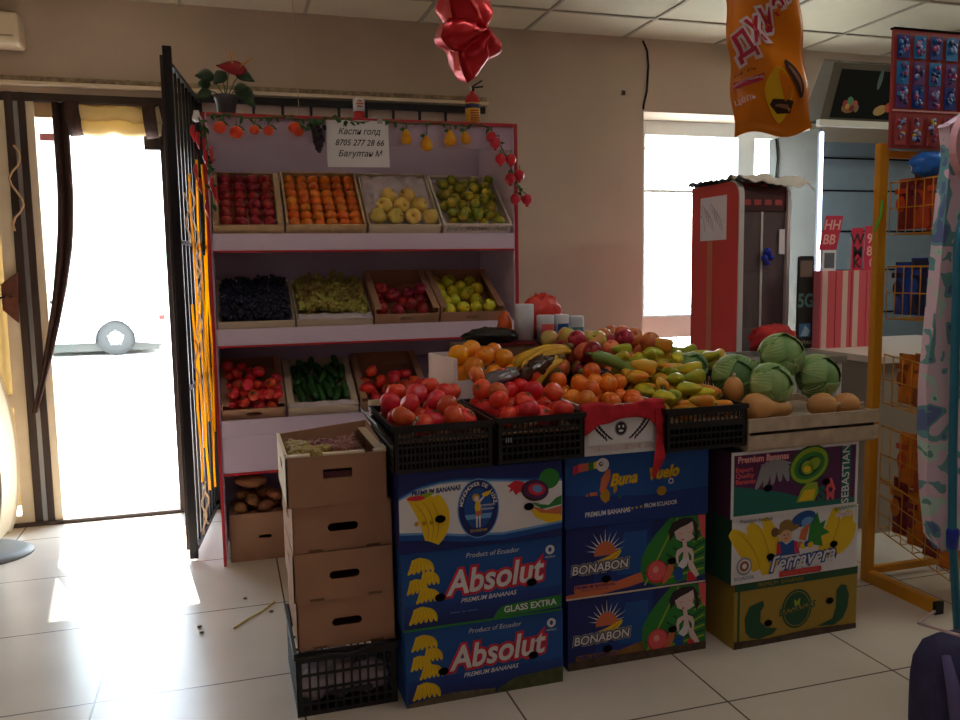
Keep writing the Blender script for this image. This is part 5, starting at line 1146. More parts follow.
# back of the table: dark boxes, paper rolls, tray
t = thing('black_tray', 'thin dark tray lid sticking out behind the peach heap', 'tray', (1.5, 3.5, 1.06)); b = MB()
b.box(1.32, 1.78, 3.42, 3.72, 1.068, 1.076, mat('tray_grey', (72, 66, 66), .4)); b.build('plate', t)
t2 = thing('brown_box', 'brown box under the paper rolls at the back of the table', 'box', (1.3, 3.5, .8155)); MB().box(.98, 1.70, 3.44, 3.70, .8155, 1.067, M_cardi).build('walls', t2); MB().box(1.12, 1.31, 3.43, 3.705, 1.0675, 1.075, mat('maroon_lid', (120, 22, 34), .5)).build('lid', t2)
Mroll2 = mat('roll_wrap', (216, 220, 232), .4, bump=.2, scale=20)
for i, (x, y, r, h, c_) in enumerate(((1.290, 3.54, .045, .165, None), (1.378, 3.50, .040, .115, 1), (1.455, 3.50, .036, .115, 2), (1.535, 3.52, .038, .105, 3))):
    z = 1.0765; t = thing('paper_roll', ('tall white wrapped paper roll beside the shelving edge', 'white paper roll with a pink print, second from the shelving', 'white paper roll with a large blue print', 'white paper roll with a teal print next to the dark tray')[i], 'paper roll', (x, y, z))
    MB().lathe([(.010, 0), (r, .002), (r, h-.006), (r*.9, h), (.012, h-.004), (.010, h-.03)], Mroll2, 22, (x, y, z)).build('roll', t)
    if c_:
        b = MB(); m = (None, pr_('pink', (200, 70, 110)), pr_('blue', (30, 60, 150)), mat('print_tealroll', (90, 140, 150), .6))[c_]
        b.sheet(lambda u, v: Vector((x+(r+.0008)*math.cos(-PI/2+(u-.5)*1.6), y+(r+.0008)*math.sin(-PI/2+(u-.5)*1.6), z+.02+(.055 if c_ != 3 else .035)*v)), 8, 2, m); b.build('label_print', t)
o = MB().ball((0, 0, 0), (.100, .045, .105), mat('red_bag', (226, 54, 40), .35, bump=.5, scale=18), 26, fn=bagf(11, 1, 1, 1)).build('plastic_bag'); o.location = (1.42, 3.64, 1.175); tag(o, 'crumpled red plastic bag behind the paper rolls', 'bag')
o = MB().ball((0, 0, 0), (.034, .030, .065), mat('orange_bag', (226, 96, 30), .4, bump=.5, scale=18), 22, fn=bagf(14, 1, 1, 1)).build('plastic_bag'); o.location = (1.225, 3.62, 1.140); tag(o, 'small orange bag squeezed against the shelving edge', 'bag')
o = MB().ball((0, 0, 0), (.13, .055, .038), mat('black_wrap', (26, 24, 28), .25, bump=.6, scale=20), 26, fn=bagf(17, 1, 1, 1)).build('plastic_bag'); o.location = (1.12, 3.50, 1.105); tag(o, 'black plastic bag behind the bananas', 'bag')
o = MB().ball((0, 0, 0), (.08, .05, .03), mat('black_wrap', (26, 24, 28), .25), 20, fn=bagf(19, 1, 1, 1)).build('cap'); o.location = (1.80, 3.35, 1.06); tag(o, 'black crumpled cap to the right of the peach heap', 'cap')

# ================================================================ RIGHT SIDE: drinks fridge
t = thing('drinks_fridge', 'red drinks fridge with dark open front and paper on its side before the window', 'fridge', (2.9, 4.25, 0))
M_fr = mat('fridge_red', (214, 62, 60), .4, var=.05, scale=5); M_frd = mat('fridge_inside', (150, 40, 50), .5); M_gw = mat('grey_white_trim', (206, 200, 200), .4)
def yz_prism(b, pts, x0, x1, m):
    n = len(pts); tr = tessellate_polygon([[Vector((p[0], p[1], 0)) for p in pts]])
    return b.add([(x0, p[0], p[1]) for p in pts]+[(x1, p[0], p[1]) for p in pts], [tuple(q) for q in tr]+[(q[2]+n, q[1]+n, q[0]+n) for q in tr]+[(i, (i+1) % n, (i+1) % n+n, i+n) for i in range(n)], m)
side = [(4.52, 0.0), (4.52, 1.87), (4.12, 1.87)]+[(4.12-.09*math.sin(a*PI/12), 1.78+.09*math.cos(a*PI/12)) for a in range(1, 7)]+[(4.03, 0.0)]
yz_prism(MB(), side, 2.742, 2.762, M_fr).build('side_panel', t)
yz_prism(MB(), side, 3.06, 3.08, M_gw).build('side_panel', t)
edge = [(4.12-.09*math.sin(a*PI/12), 1.78+.09*math.cos(a*PI/12)) for a in range(0, 7)]+[(4.03, 0.0)]
yz_prism(MB(), edge+[(y-.010*(1 if i > 2 else .3), z+.010*(1 if i < 6 and i > 0 else 0)) for i, (y, z) in reversed(list(enumerate(edge)))], 2.738, 2.768, M_gw).build('edge_trim', t)
b = MB(); b.box(2.7625, 3.0595, 4.10, 4.519, 1.84, 1.868, M_fr); b.box(2.7625, 3.0595, 4.10, 4.519, .02, .1, M_frd); b.box(2.7625, 3.0595, 4.50, 4.519, .1, 1.84, M_frd); b.build('cabinet', t)
b = MB(); b.box(2.7625, 3.0595, 4.045, 4.07, 1.70, 1.835, mat('fridge_header', (70, 20, 30), .4)); 
for k in range(4): b.box(2.78+.068*k, 2.825+.068*k, 4.0435, 4.0448, 1.735, 1.765, mat('header_print', (170, 60, 60), .5))
b.build('header_panel', t)
for z in (.55, 1.02, 1.36): MB().box(2.7625, 3.0595, 4.12, 4.499, z, z+.012, M_gw if z > 1 and z < 1.1 else M_frd).build('shelf', t)
MB().box(2.898, 2.912, 4.048, 4.062, .10, 1.699, M_gw).build('door_bar', t)
M_dg = glassmat('dark_glass', (190, 170, 176), .25)
for (x0, x1) in ((2.7655, 2.8975), (2.9125, 3.058)): MB().box(x0, x1, 4.052, 4.057, .101, 1.698, M_dg).build('glass_door', t)
b = MB(); b.box(2.7395, 2.7419, 4.15, 4.42, 1.548, 1.80, M_paper); rg = random.Random(2)
for k in range(9):
    y = 4.19+.022*k; z = 1.60+.02*(k % 4); b.tube([(2.7390, y, z), (2.7390, y+.02, z+.07), (2.7390, y+.05, z+.10), (2.7390, y+.06, z+.06)], .0012, mat('pencil', (150, 146, 150), .8), 4)
b.build('taped_paper', t)
MB().box(2.7400, 2.7419, 4.29, 4.345, .5, 1.545, mat('tape_strip', (206, 124, 92), .5)).build('faded_strip', t)
for k in range(4): tag(MB().lathe([(0, 0), (.024, 0), (.024, .10), (.010, .14), (.010, .165), (0, .166)], mat('bottle_clear%d' % (k % 2), ((120, 130, 136), (60, 74, 66))[k % 2], .15), 14, (2.81+.065*k, 4.22+.03*(k % 2), 1.0325)).build('bottle'), 'small dark bottle inside the red drinks fridge', 'bottle', 'bottles inside the red fridge')
t = thing('blue_balloon', 'blue knotted decoration hanging inside the red fridge door', 'decoration', (2.93, 4.03, 1.45)); 
for (dx, dz, r) in ((0, .035, .022), (-.02, 0, .018), (.022, .002, .018), (0, -.03, .014)): MB().ball((2.925+dx, 4.020, 1.44+dz), r, mat('blue_shiny', (20, 50, 190), .25), 12).build('lobe', t)
tag(MB().box(3.015, 3.052, 4.040, 4.046, 1.46, 1.60, M_paper).build('note'), 'white slip of paper on the right door edge of the red fridge', 'note')
M_clw = mat('white_cloth', (226, 216, 208), .8, var=.08, scale=8, bump=.3); M_clb = mat('black_cloth', (24, 22, 26), .8, var=.3, scale=12, bump=.3)
def drape(x0, x1, y0, y1, z, amp, sd, hang):
    return lambda u, v: Vector((x0+(x1-x0)*u, y0+(y1-y0)*v, z+amp*abs(noise.noise(Vector((u*4+sd, v*4, 1))))-hang*max(0, .25-v)*4*(.4+.6*u)))
tag(MB().sheet(drape(2.80, 3.20, 3.985, 4.35, 1.885, .06, 2, .07), 26, 20, M_clw).build('white_cloth', solid=.006), 'rumpled white cloth lying on top of the red fridge', 'cloth')
tag(MB().sheet(drape(2.74, 2.98, 4.00, 4.30, 1.873, .05, 7, .05), 20, 16, M_clb).build('black_cloth', solid=.005), 'black cloth bunched under the white cloth on the red fridge', 'cloth')
tag(MB().sheet(drape(2.70, 2.80, 4.25, 4.50, 1.873, .05, 9, .0), 12, 12, M_clb).build('black_glove', solid=.006), 'black glove at the back edge of the red fridge top', 'glove')
# cooler with canopy
t = thing('open_cooler', 'grey open wall cooler with lit edge tube and picture canopy', 'cooler', (4.1, 4.6, 0))
M_cg = mat('cooler_grey', (108, 106, 98), .5, var=.04); M_cd = mat('cooler_inside', (112, 128, 136), .6, var=.05)
for x in (3.545, 5.15): yz_prism(MB(), [(4.40, 0), (4.40, 2.235), (4.88, 2.235), (4.88, 0)], x, x+.03, M_cg).build('side_panel', t)
b = MB(); b.box(3.5755, 5.1495, 4.86, 4.88, 0, 2.235, M_cd)
for z in (1.05, 1.35, 1.62, 1.90, 2.12): b.box(3.5755, 5.1495, 4.852, 4.8595, z, z+.010, M_hole)
b.build('back_panel', t)
for z in (.35, .75): MB().box(3.5755, 5.1495, 4.45, 4.8515, z, z+.02, M_cg).build('shelf', t)
MB().box(3.5755, 5.1495, 4.40, 4.8595, 0, .18, M_cg).build('kick_base', t)
b = MB(); yz_prism(b, [(4.27, 2.60), (4.385, 2.285), (4.53, 2.285), (4.53, 2.36), (4.36, 2.64)], 3.545, 5.18, mat('canopy_grey', (104, 98, 88), .7, spec=.2)); b.build('canopy', t)
MB().box(3.53, 5.18, 4.370, 4.40, 2.2455, 2.2845, mat('canopy_strip', (232, 230, 220), .4)).build('canopy_strip', t)
Fk = lambda a, c, l: Vector((3.545+a, 4.385-.115*(c/.334)-.0035-.0010*l, 2.285+.315*(c/.334)-.001))
b = MB(); b.shape(rect(.062, 1.58, .016, .300), Fk, 0, mat('picture_dark', (22, 26, 26), .6, spec=.15))
for k, (cx, cy, rx, ry, c_) in enumerate(((.16, .075, .050, .030, (150, 110, 70)), (.13, .10, .018, .022, (170, 60, 60)), (.165, .115, .022, .030, (90, 150, 110)), (.20, .10, .022, .022, (190, 90, 80)), (.15, .085, .016, .016, (210, 180, 80)), (.185, .075, .018, .018, (120, 50, 50)), (.22, .075, .016, .024, (140, 120, 90)), (.40, .07, .05, .03, (180, 150, 90)), (.46, .09, .03, .03, (190, 80, 60)), (.34, .25, .016, .06, (90, 116, 112)))): ell_(b, Fk, cx+.02, cy, rx, ry, 1+k*.3, mat('pic%d' % k, c_, .5), .3*(k % 3))
b.build('picture_panel', t)
MB().tube([(3.563, 4.385, 2.21), (3.563, 4.385, .95)], .011, emit('tube_light', (200, 220, 255), 5.0), 8).build('light_tube', t)
lm = lamp('cooler_tube_glow', 'AREA', (3.60, 4.5, 1.6), (1, .3, 0), 2.0, (.85, .92, 1.0), shape='RECTANGLE', size=.03, size_y=1.2)
o = MB().tube([(3.538, 4.80, 2.23), (3.538, 4.78, 2.1), (3.538, 4.80, 1.95), (3.538, 4.78, 1.8)], .006, M_blackm, 5).build('wire'); tag(o, 'black wire hanging between the window and the grey cooler', 'wire')
# counter with cartons and signs
t = thing('shop_counter', 'pale counter carrying the striped cartons in front of the grey cooler', 'counter', (3.6, 3.8, 0))
MB().box(3.17, 4.3, 3.42, 4.33, 0, .895, mat('counter_body', (150, 138, 124), .6)).build('body', t); MB().box(3.13, 4.32, 3.39, 4.35, .8955, .93, mat('counter_top', (214, 200, 190), .4)).build('worktop', t)
K_pc = pr_('carton_pink', (214, 84, 96)); K_pw = pr_('carton_pale', (226, 186, 180))
for k in range(4):
    x = 3.155+.105*k; b = MB(); b.box(x, x+.100, 3.86, 4.06, .931, 1.362, (K_pc, K_pw)[0]); Fq = plane_front(x, 3.859, .931)
    b.shape(rect(.012+.03*(k % 2), .048+.03*(k % 2), 0, .431), lambda a, c, l, x=x: Vector((x+a, 3.8592, .931+c)), 0, K_pw)
    tag(b.build('striped_carton'), ('tall pink and white striped carton at the counter end beside the black sign', 'pink and white striped carton, second from the black sign', 'pink and white striped carton, third from the black sign', 'pink and white striped carton nearest the yellow rack post')[k], 'carton', 'striped cartons on the counter')
t = thing('price_sign', 'narrow black upright sign reading 5G beside the striped cartons', 'sign', (3.1, 3.9, .93))
b = MB(); Fg = lambda a, c, l: Vector((3.045+a, 3.905-.0008*l, .931+c)); b.panel(rrect(0, .100, 0, .515, .014), [], lambda a, c, d: Vector((3.045+a, 3.905+d, .931+c)), .014, M_black)
b.shape(rect(.010, .090, .40, .49), Fg, 1, mat('sign_tan', (120, 96, 88), .5)); b.text('5G', .105, .052, .265, Fg, 1, mat('sign_teal', (84, 126, 130), .5), off=.003, sx_=.85)
b.shape(rect(.012, .088, .065, .14), Fg, 1, mat('sign_blue', (70, 110, 160), .5)); b.shape([(.02, .07), (.05, .13), (.085, .10), (.07, .07)], Fg, 2, mat('sign_pale', (150, 176, 200), .5)); b.text('+OTAU', .028, .050, .032, Fg, 1, mat('sign_sand', (170, 156, 130), .5), off=.0005)
b.build('board', t)
MB().box(3.06, 3.13, 3.9195, 4.02, .931, .94, M_black).build('foot', t)
def card(x0, x1, z0, z1, y, name, lab, txt, c_, c2, sh=0):
    t = thing(name, lab, 'card', (x0, y, z0)); b = MB(); Fx = lambda a, c, l: Vector((x0+a+sh*c, y-.0008*l, z0+c))
    b.panel(rect(0, x1-x0, 0, z1-z0), [], lambda a, c, d: Vector((x0+a+sh*c, y+d, z0+c)), .006, c_)
    for s_, sz, cx, cy in txt: b.text(s_, sz, cx, cy, Fx, 1, c2, off=.0015)
    b.build('board', t); return t, b
M_cr = pr_('card_red', (206, 36, 72)); M_cp = pr_('card_pink', (240, 170, 170))
card(3.150, 3.262, 1.478, 1.665, 3.87, 'price_card', 'tilted red card with four pale characters above the small tablet', (('HH', .075, .052, .135), ('BB', .075, .05, .055)), M_cr, M_cp, .22)
card(3.375, 3.450, 1.3625, 1.60, 3.88, 'price_card', 'dark printed red card with ragged black pattern behind the yellow post', (('W', .09, .035, .17), ('M', .09, .04, .10), ('K', .08, .035, .04)), M_cr, K_hair)
card(3.455, 3.560, 1.3625, 1.61, 3.87, 'price_card', 'red card with pale rounded numerals nearest the yellow post', (('90', .075, .05, .175), ('80', .075, .05, .105), ('0', .07, .05, .04)), M_cr, M_cp)
t = thing('small_tablet', 'small white framed tablet under the tilted red card', 'tablet', (3.2, 3.87, 1.3625)); MB().panel(rect(3.172, 3.262, 1.3625, 1.477), [], lambda a, c, d: Vector((a, 3.87+d, c)), .012, M_paper).build('case', t); MB().box(3.184, 3.250, 3.8685, 3.8698, 1.378, 1.462, mat('screen_grey', (110, 112, 124), .2)).build('screen', t)
o = MB().ball((0, 0, 0), (.13, .08, .075), mat('red_rag', (200, 40, 40), .8, var=.3, scale=14, bump=.5), 26, fn=bagf(5, 1, 1, 1)).build('red_rag'); o.location = (2.66, 3.60, 1.022); tag(o, 'bright red rag bundled behind the highest cabbage', 'rag')
t = thing('side_table', 'grey table behind the cabbages carrying the red rag', 'table', (2.7, 3.5, 0)); MB().box(2.42, 2.95, 3.40, 3.80, .915, .945, mat('table_grey', (120, 116, 108), .6)).build('tabletop', t)
for x in (2.43, 2.90):
    for y in (3.41, 3.75): MB().box(x, x+.03, y, y+.03, 0, .9145, M_gw).build('leg', t)

# ================================================================ YELLOW WIRE RACK
t = thing('wire_rack', 'yellow metal rack with wire baskets of snack packets', 'rack', (2.95, 2.9, 0))
for x in (2.645, 3.26): MB().box(x, x+.045, 2.89, 2.925, 0, 1.90, M_yellowm).build('post', t, bevel=.004)
for x in (2.650, 3.265): MB().box(x, x+.04, 2.53, 2.8895, .0, .05, M_yellowm).build('foot', t); MB().box(x-.001, x+.041, 2.515, 2.5295, .0, .051, M_blackm).build('end_cap', t)
MB().box(2.6905, 3.2595, 2.895, 2.92, .03, .06, M_yellowm).build('cross_bar', t); MB().box(2.6905, 3.2595, 2.895, 2.92, 1.84, 1.87, M_yellowm).build('cross_bar', t)
def basket(z0, z1, yf, dz=0.0, x0=2.698, x1=3.24, yb=2.885, nx=12, ny=6, hbars=(.5,)):
    b = MB(); r = .0024
    P = lambda x, y, z: (x, y, z-dz*(yb-y)/(yb-yf))
    for zz in [z0, z1]+[z0+(z1-z0)*h for h in hbars]: b.tube([P(x0, yb, zz), P(x0, yf, zz), P(x1, yf, zz), P(x1, yb, zz)], r*(1.7 if zz == z1 else 1.2), M_yellowm, 5)
    for k in range(nx+1):
        x = x0+(x1-x0)*k/nx; b.tube([P(x, yf, z1), P(x, yf, z0), P(x, yb, z0)], r, M_yellowm, 5)
    for k in range(ny+1):
        y = yf+(yb-yf)*k/ny; b.tube([P(x0, y, z1), P(x0, y, z0), P(x1, y, z0), P(x1, y, z1)], r, M_yellowm, 5)
    b.build('wire_basket', t)
def packet(x, y, z, w_, h, d_, m, m2, name, lab, cat, grp, rz=0, lean=.0):
    b = MB(); n = 8
    def fn(s):
        return lambda u, v: Vector(((u-.5)*w_*(1-.06*math.sin(PI*v)), s*d_*.5*(math.sin(PI*u)*math.sin(PI*v))**.5*(1+.15*math.sin(u*9+v*7)), v*h))
    b.sheet(fn(-1), n, n, m); b.sheet(fn(1), n, n, m)
    b.shape(ring(0, h*.5, w_*.30, h*.16, 14), lambda a, c, l: Vector((a, -d_*.56, c)), 0, m2); b.shape(rect(-w_*.4, w_*.4, h*.70, h*.80), lambda a, c, l: Vector((a, -d_*.54, c)), 0, m2)
    for (z0, z1) in ((0, h*.04), (h*.96, h)): b.shape(rect(-w_*.49, w_*.49, z0, z1), lambda a, c, l: Vector((a, -.0015, c)), 0, m2)
    o = b.build(name); o.location = (x, y, z); o.rotation_euler = (lean, 0, rz); return tag(o, lab, cat, grp)
cols = lambda n, c: mat('pack_'+n, c, .3, var=.2, scale=22)
P1, P2 = cols('orange_red', (206, 70, 36)), cols('maroon', (128, 30, 40)); P3, P4 = cols('blue', (24, 70, 170)), cols('navy', (20, 30, 80)); P5, P6 = cols('orange', (220, 120, 26)), cols('brown', (150, 70, 30)); P7 = cols('pinkish', (190, 90, 90))
basket(1.52, 1.735, 2.62); basket(1.165, 1.385, 2.62); basket(.80, 1.01, 2.58, .03); basket(.45, .70, 2.56, .04); basket(.24, .47, 2.50, .10, hbars=(.33, .66))
for (z, yf, nm, ms, lab, h, dz) in ((1.526, 2.62, 'candy', (P2, P1), 'dark red candy packet with orange print in the top basket of the yellow rack', .20, 0), (1.171, 2.62, 'snack', (P3, P4), 'blue snack packet in the second basket of the yellow rack', .21, 0), (.806, 2.58, 'chips', (P5, P6), 'orange chips packet in the third basket of the yellow rack', .20, .03), (.456, 2.56, 'chips', (P5, P1), 'orange chips packet in the fourth basket of the yellow rack', .22, .04), (.246, 2.50, 'chips', (P5, P2), 'orange and red chips packet in the slanted bottom basket of the yellow rack', .22, .10)):
    grp = nm+' packets, rack basket '+('one', 'two', 'three', 'four', 'five')[int((1.6-z)/.3)]
    ny_ = int((2.885-yf)/.084)
    for r in range(ny_):
        y = yf+.046+.084*r; packet(2.732, y, z-dz*(2.885-y)/(2.885-yf)+.012, .086, h*(1.05+.08*(r % 2)), .052, ms[r % 2], ms[1-r % 2], nm+'_packet', lab, 'packet', grp, rz=-PI/2)
    for r in range(2):
        for k in range(4):
            y = yf+.050+.095*r; packet(2.818+.100*k, y, z-dz*(2.885-y)/(2.885-yf)+.006, .094, h*(.9+.1*((k+r) % 2)), .070, ms[(k+r) % 2], ms[1-(k+r) % 2], nm+'_packet', lab, 'packet', grp)
o = MB().ball((0, 0, 0), (.085, .06, .05), cols('bright_blue', (30, 110, 210)), 24, fn=bagf(23, 1, 1, 1)).build('blue_bag'); o.location = (2.735, 2.72, 1.79); tag(o, 'bright blue shiny bag on top of the uppermost rack basket', 'bag')
o = MB().ball((0, 0, 0), (.08, .06, .05), cols('navy', (20, 30, 80)), 24, fn=bagf(29, 1, 1, 1)).build('blue_bag'); o.location = (2.90, 2.74, 1.79); tag(o, 'dark blue bag behind the pink disc on top of the rack', 'bag')
o = MB().tube([(2.642, 2.87, 1.66), (2.63, 2.86, 1.60), (2.60, 2.85, 1.555), (2.585, 2.845, 1.53)], [.006, .005, .006, .003], mat('green_ribbon', (90, 190, 50), .5), 6).build('green_ribbon'); tag(o, 'bright green ribbon tied to the yellow rack post', 'ribbon')
# display board with blister packs
t = thing('display_board', 'coral display board full of small toy packs on top of the yellow rack', 'display board', (3.0, 2.85, 1.87))
M_bd = mat('board_coral', (170, 64, 64), .5); MB().box(2.645, 3.28, 2.84, 2.855, 1.871, 2.345, M_bd).build('board', t, bevel=.002)
MB().box(2.642, 3.283, 2.835, 2.86, 2.3455, 2.352, M_hole).build('edge_strip', t)
MB().box(2.648, 3.278, 2.836, 2.8395, 2.020, 2.028, M_cp).build('stripe', t)
rg = random.Random(31); bl = [(28, 60, 150), (40, 130, 200), (110, 60, 130), (190, 60, 120), (30, 40, 90), (150, 170, 220)]; bm_ = [mat('toy%d' % i, c, .4) for i, c in enumerate(bl)]; ym = mat('toy_yellow', (214, 190, 50), .4)
for c_ in range(7):
    for r in range(4):
        x = 2.658+.083*c_; z = (2.232, 2.128, 2.034, 1.885)[r]; h = .095 if r < 3 else .12
        b = MB(); b.box(x, x+.060, 2.832, 2.8355 if r != 2 else 2.8355, z, z+h-.004, bm_[(r+c_ % 2) % 3] if r < 3 else M_bd)
        for k in range(11): b.ball((x+rg.uniform(.012, .048), 2.829, z+rg.uniform(.012, h-.016)), (rg.uniform(.006, .013), .005, rg.uniform(.006, .012)), ym if (r == 3 and k < 2) else rg.choice(bm_), 7)
        tag(b.build('toy_pack'), ('small blue toy pack pinned on the upper rows of the coral board', 'small pale toy pack with yellow bits on the lowest row of the coral board')[r == 3], 'toy pack', ('blue toy packs on the coral board', 'pale toy packs on the coral board')[r == 3])

# ================================================================ FAR RIGHT FOREGROUND
t = thing('ironing_board', 'upright ironing board with pink and turquoise patterned cover and teal legs', 'ironing board', (2.15, 1.9, 0))
def clothmat():
    m = bpy.data.materials.new('flowered_cover'); m.use_nodes = True; n = m.node_tree; b = n.nodes['Principled BSDF']; b.inputs['Roughness'].default_value = .7
    tcn = n.nodes.new('ShaderNodeTexCoord'); v = n.nodes.new('ShaderNodeTexNoise'); v.inputs['Scale'].default_value = 7; v.inputs['Detail'].default_value = 1.5; v.inputs['Distortion'].default_value = 1.8
    r = n.nodes.new('ShaderNodeValToRGB'); e = r.color_ramp.elements; r.color_ramp.interpolation = 'CONSTANT'
    e[0].position = 0; e[0].color = (*lin((110, 130, 190)), 1); e[1].position = .36; e[1].color = (*lin((120, 180, 190)), 1)
    for p, c in ((.45, (240, 216, 238)), (.60, (206, 236, 228)), (.68, (120, 176, 176))): q = e.new(p); q.color = (*lin(c), 1)
    n.links.new(tcn.outputs['Object'], v.inputs['Vector']); n.links.new(v.outputs[0], r.inputs[0]); n.links.new(r.outputs[0], b.inputs['Base Color']); return m
ol = [(2.015, 1.70), (2.000, 1.60), (1.982, 1.30), (1.965, 1.05), (1.968, .90), (1.985, .72), (2.01, .58), (2.05, .53), (2.25, .52), (2.31, .6), (2.34, .9), (2.33, 1.3), (2.30, 1.65), (2.22, 1.80), (2.10, 1.84), (2.0, 1.79)]
MB().panel(ol, [], lambda a, c, d: Vector((a, 1.93+d, c)), .03, clothmat()).build('covered_board', t, bevel=.008)
M_tl = mat('teal_tube', (38, 120, 150), .35)
MB().tube([(2.02, 1.885, 1.52), (2.0, 1.88, 1.45), (2.015, 1.88, .9), (2.03, 1.88, .60), (2.10, 1.88, .05), (2.13, 1.88, .014)], .012, M_tl, 8).build('leg', t)
MB().tube([(2.02, 1.885, 1.52), (2.28, 1.885, 1.54), (2.29, 1.88, 1.0), (2.26, 1.88, .1), (2.24, 1.88, .014), (2.08, 1.88, .014)], .012, M_tl, 8).build('leg', t)
MB().tube([(2.045, 1.875, 1.35), (2.04, 1.87, 1.02), (2.10, 1.87, 1.0)], .010, M_tl, 8).build('brace', t)
MB().lathe([(.016, -.03), (.018, .02), (.014, .03)], mat('blue_cap', (30, 50, 170), .4), 10, (2.032, 1.88, .585)).build('end_cap', t)
t = thing('pink_disc', 'pale pink oval disc hanging in front of the patterned ironing board top', 'disc', (2.07, 1.84, 1.72))
MB().panel(ring(2.062, 1.725, .108, .118, 30), [], lambda a, c, d: Vector((a, 1.86+d, c)), .02, mat('pale_pink', (230, 176, 192), .5)).build('disc', t, bevel=.006)
MB().tube([(2.062, 1.87, 1.842), (2.07, 1.93, 1.848), (2.08, 1.94, 1.83)], .003, M_blackm, 5).build('hook', t)
# backpack
t = thing('backpack', 'dark navy backpack standing on the floor at the lower right corner', 'backpack', (1.86, 1.70, 0))
M_bp = mat('navy_fabric', (60, 58, 100), .85, var=.2, scale=20, bump=.2); M_bp2 = mat('navy_strap', (104, 98, 150), .85)
c = Vector((1.895, 1.70, .200))
MB().ball(c, (.140, .095, .195), M_bp, 28, fn=lambda d: 1/max(.72, (abs(d.x)**4+abs(d.y)**4+abs(d.z)**4)**.25)*.92).build('body', t)
MB().ball(c+Vector((.02, -.10, -.06)), (.11, .045, .12), M_bp2, 22, fn=lambda d: 1/max(.72, (abs(d.x)**4+abs(d.y)**4+abs(d.z)**4)**.25)*.92).build('pocket', t)
for (p0, p1, p2) in (((-.115, -.05, .165), (-.128, -.088, .10), (-.12, -.10, -.02)), ((-.05, -.05, .185), (-.055, -.100, .12), (-.045, -.110, -.02))):
    MB().tube([c+Vector(p0), c+Vector(p1), c+Vector(p2)], [.012, .018, .016], M_bp2, 6).build('strap', t)
for dx in (.02,):
    MB().tube([c+Vector((dx+.05, -.07, .175)), c+Vector((dx+.01, -.115, .12)), c+Vector((dx-.01, -.125, .0)), c+Vector((dx-.02, -.12, -.12)), c+Vector((dx-.03, -.10, -.19))], [.014, .018, .018, .012, .010], M_bp2, 6).build('strap', t)
MB().tube([c+Vector((-.03, -.03, .195)), c+Vector((-.02, -.03, .225)), c+Vector((.03, -.03, .225)), c+Vector((.04, -.03, .195))], .006, M_bp2, 6).build('handle', t)
t = thing('metal_hook', 'thin pale metal rod bent to a point just above the backpack', 'hook', (1.72, 1.6, .45))
MB().tube([(1.85, 1.76, .432), (1.735, 1.70, .440), (1.80, 1.58, .434), (1.88, 1.50, .425)], .0045, mat('rod_pink', (196, 170, 176), .35), 7).build('rod', t)

# ================================================================ HANGING FROM THE CEILING
t = thing('star_balloon', 'crumpled red foil star balloon hanging point down from the ceiling', 'balloon', (.60, 2.0, 1.96))
M_foil = mat('red_foil', (214, 30, 44), .28, metal=.4, bump=.35, scale=9)
b = MB(); NR, NA = 12, 80; Rz = Matrix.Rotation(math.radians(42), 3, 'Z'); c = Vector((.588, 2.0, 1.972))
def star(a):
    k = (a+PI/2) % (2*PI/5); k = min(k, 2*PI/5-k)/(PI/5); return .120*(1-k*.46)
for s in (-1, 1):
    def fn(u, v, s=s):
        a = v*2*PI; R = star(a)*u; h = .052*math.sqrt(max(0, 1-u*u))*(1+.2*math.cos(5*(a+PI/2)))*(1+.5*noise.noise(Vector((math.cos(a)*u*3, math.sin(a)*u*3, s*2))))
        return c+Rz @ Vector((R*math.cos(a), s*h, R*math.sin(a)))
    b.sheet(fn, NR, NA, M_foil)
b.build('foil_body', t)
MB().tube([(.60, 2.0, 2.03), (.605, 2.0, 2.4), (.60, 2.0, 2.879)], .0015, M_paper, 4).build('string', t)
t = thing('hanging_snack_bag', 'large orange snack bag hanging from the ceiling with red white lettering', 'bag', (1.45, 2.0, 2.0))
M_ob = mat('bag_orange', (236, 132, 14), .28, var=.10, scale=5, bump=.2); bx, bz, bw, bh = 1.336, 1.735, .232, .56
Rb = Matrix.Rotation(-.10, 3, 'Y') @ Matrix.Rotation(-.12, 3, 'Z'); bc = Vector((1.341, 2.0, 1.745))
def bagS(u, v, s, off=0):
    x = (u*bw)*(1-.06*math.sin(PI*v)); puff = .030*(max(0, math.sin(PI*u))*max(0, min(1, 8*v, 8*(1-v))))**.6*(1+.25*math.sin(v*17+u*5))
    x += .004*math.sin(v*23)*(1 if u < .5 else -1)
    return bc+Rb @ Vector((x, s*(puff+off), v*bh+.012*math.sin(u*7)))
b = MB(); b.sheet(lambda u, v: bagS(u, v, -1), 24, 40, M_ob); b.sheet(lambda u, v: bagS(u, v, 1), 24, 40, M_ob)
Fb = lambda a, c_, l: bagS(min(.98, max(.02, a/bw)), c_/bh, -1, .0035+.0006*l)
def fan(pts, lay, m, n=6):       # print laid on the curved bag in small cells
    b.shape(pts, Fb, lay, m)
K_bw = mat('bag_white', (226, 206, 210), .4); K_bm = mat('bag_crimson', (190, 24, 60), .4); K_by = mat('bag_yellow', (240, 190, 30), .4); K_ch = mat('bag_choc', (54, 26, 20), .4)
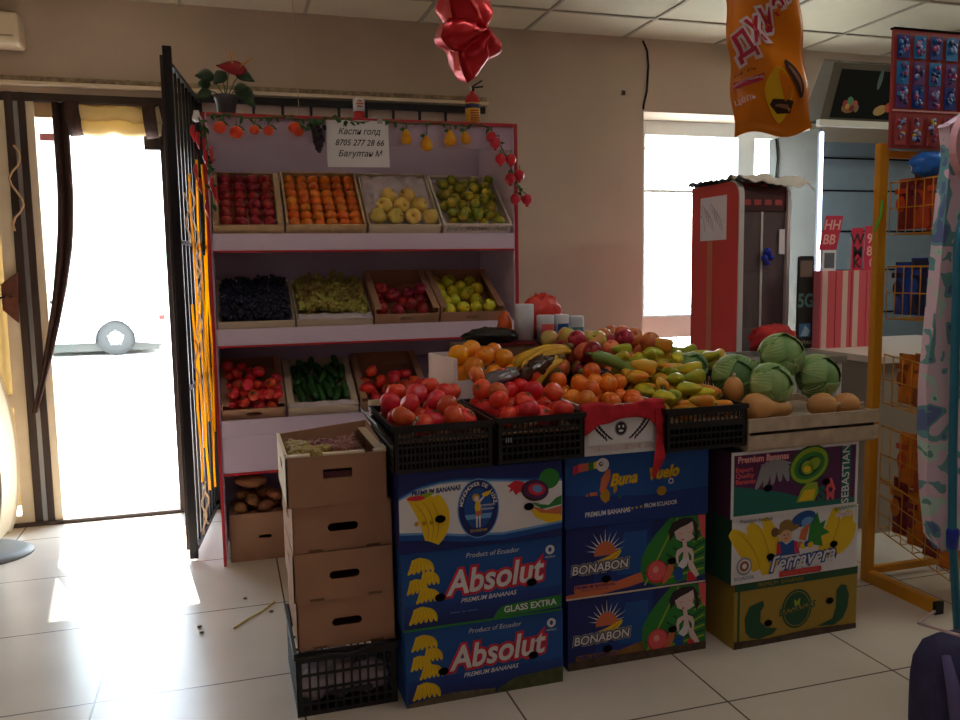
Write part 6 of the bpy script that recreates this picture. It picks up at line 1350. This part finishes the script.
for off, m, l in ((.010, K_bw, 1), (.0022, K_bm, 3)):
    for ch, x, z, s_ in (('Д', .032, .225, .086), ('Х', .074, .258, .082), ('У', .110, .290, .078), ('Э', .146, .328, .070), ('Н', .182, .370, .064)): b.text(ch, s_, x, z, Fb, l, m, rot=.35, off=off, sx_=.78)
b.shape(ring(.085, .395, .030, .032, 16), Fb, 1, K_bw); b.shape(ring(.085, .392, .022, .026, 16), Fb, 2, M_ob)
ell_(b, Fb, .125, .105, .036, .075, 1, K_by, -.1); ell_(b, Fb, .150, .115, .018, .060, 2, M_ob, .3)
b.shape(banana_shape(.172, .145, .115, .030, 1.9, .4), Fb, 3, K_ch); b.shape(banana_shape(.177, .145, .085, .010, 1.9, .4), Fb, 4, mat('bag_brown', (150, 100, 90), .3))
b.shape([(.095, .072), (.110, .092), (.150, .095), (.165, .090), (.160, .060), (.120, .055)], Fb, 3, K_ch); b.shape([(.108, .072), (.120, .082), (.150, .082), (.152, .070)], Fb, 4, mat('bag_brown', (150, 100, 90), .3))
b.shape([(.006, .122), (.006, .140), (.085, .152), (.085, .134)], Fb, 1, K_bm); b.text('шоколадные', .013, .045, .137, Fb, 2, K_bw, rot=.14); b.text('конфеты', .014, .034, .158, Fb, 2, K_ch, rot=.1); b.text('цель', .026, .032, .088, Fb, 2, K_bw, rot=.05)
b.build('bag_body', t)
MB().tube([tuple(bagS(.5, 1, -1)), (1.49, 2.0, 2.5), (1.49, 2.0, 2.879)], .0015, M_paper, 4).build('string', t)

# small litter on the floor
o = MB().tube([(-.03, 3.30, .004), (.03, 3.38, .005), (.08, 3.43, .004), (.14, 3.52, .005)], .0035, mat('straw', (222, 190, 90), .7), 5).build('straw'); tag(o, 'thin yellow straw lying on the floor beside the carton stack', 'straw')
for k, (x, y) in enumerate(((-.16, 3.36), (-.15, 3.30), (.02, 3.60), (.12, 3.42))):
    o = MB().ball((x, y, .005), (.010, .007, .005), mat('crumb', (150, 120, 90), .9), 8).build('crumb'); tag(o, 'tiny brown crumb on the floor tiles near the carton stack', 'crumb', 'crumbs on the floor')
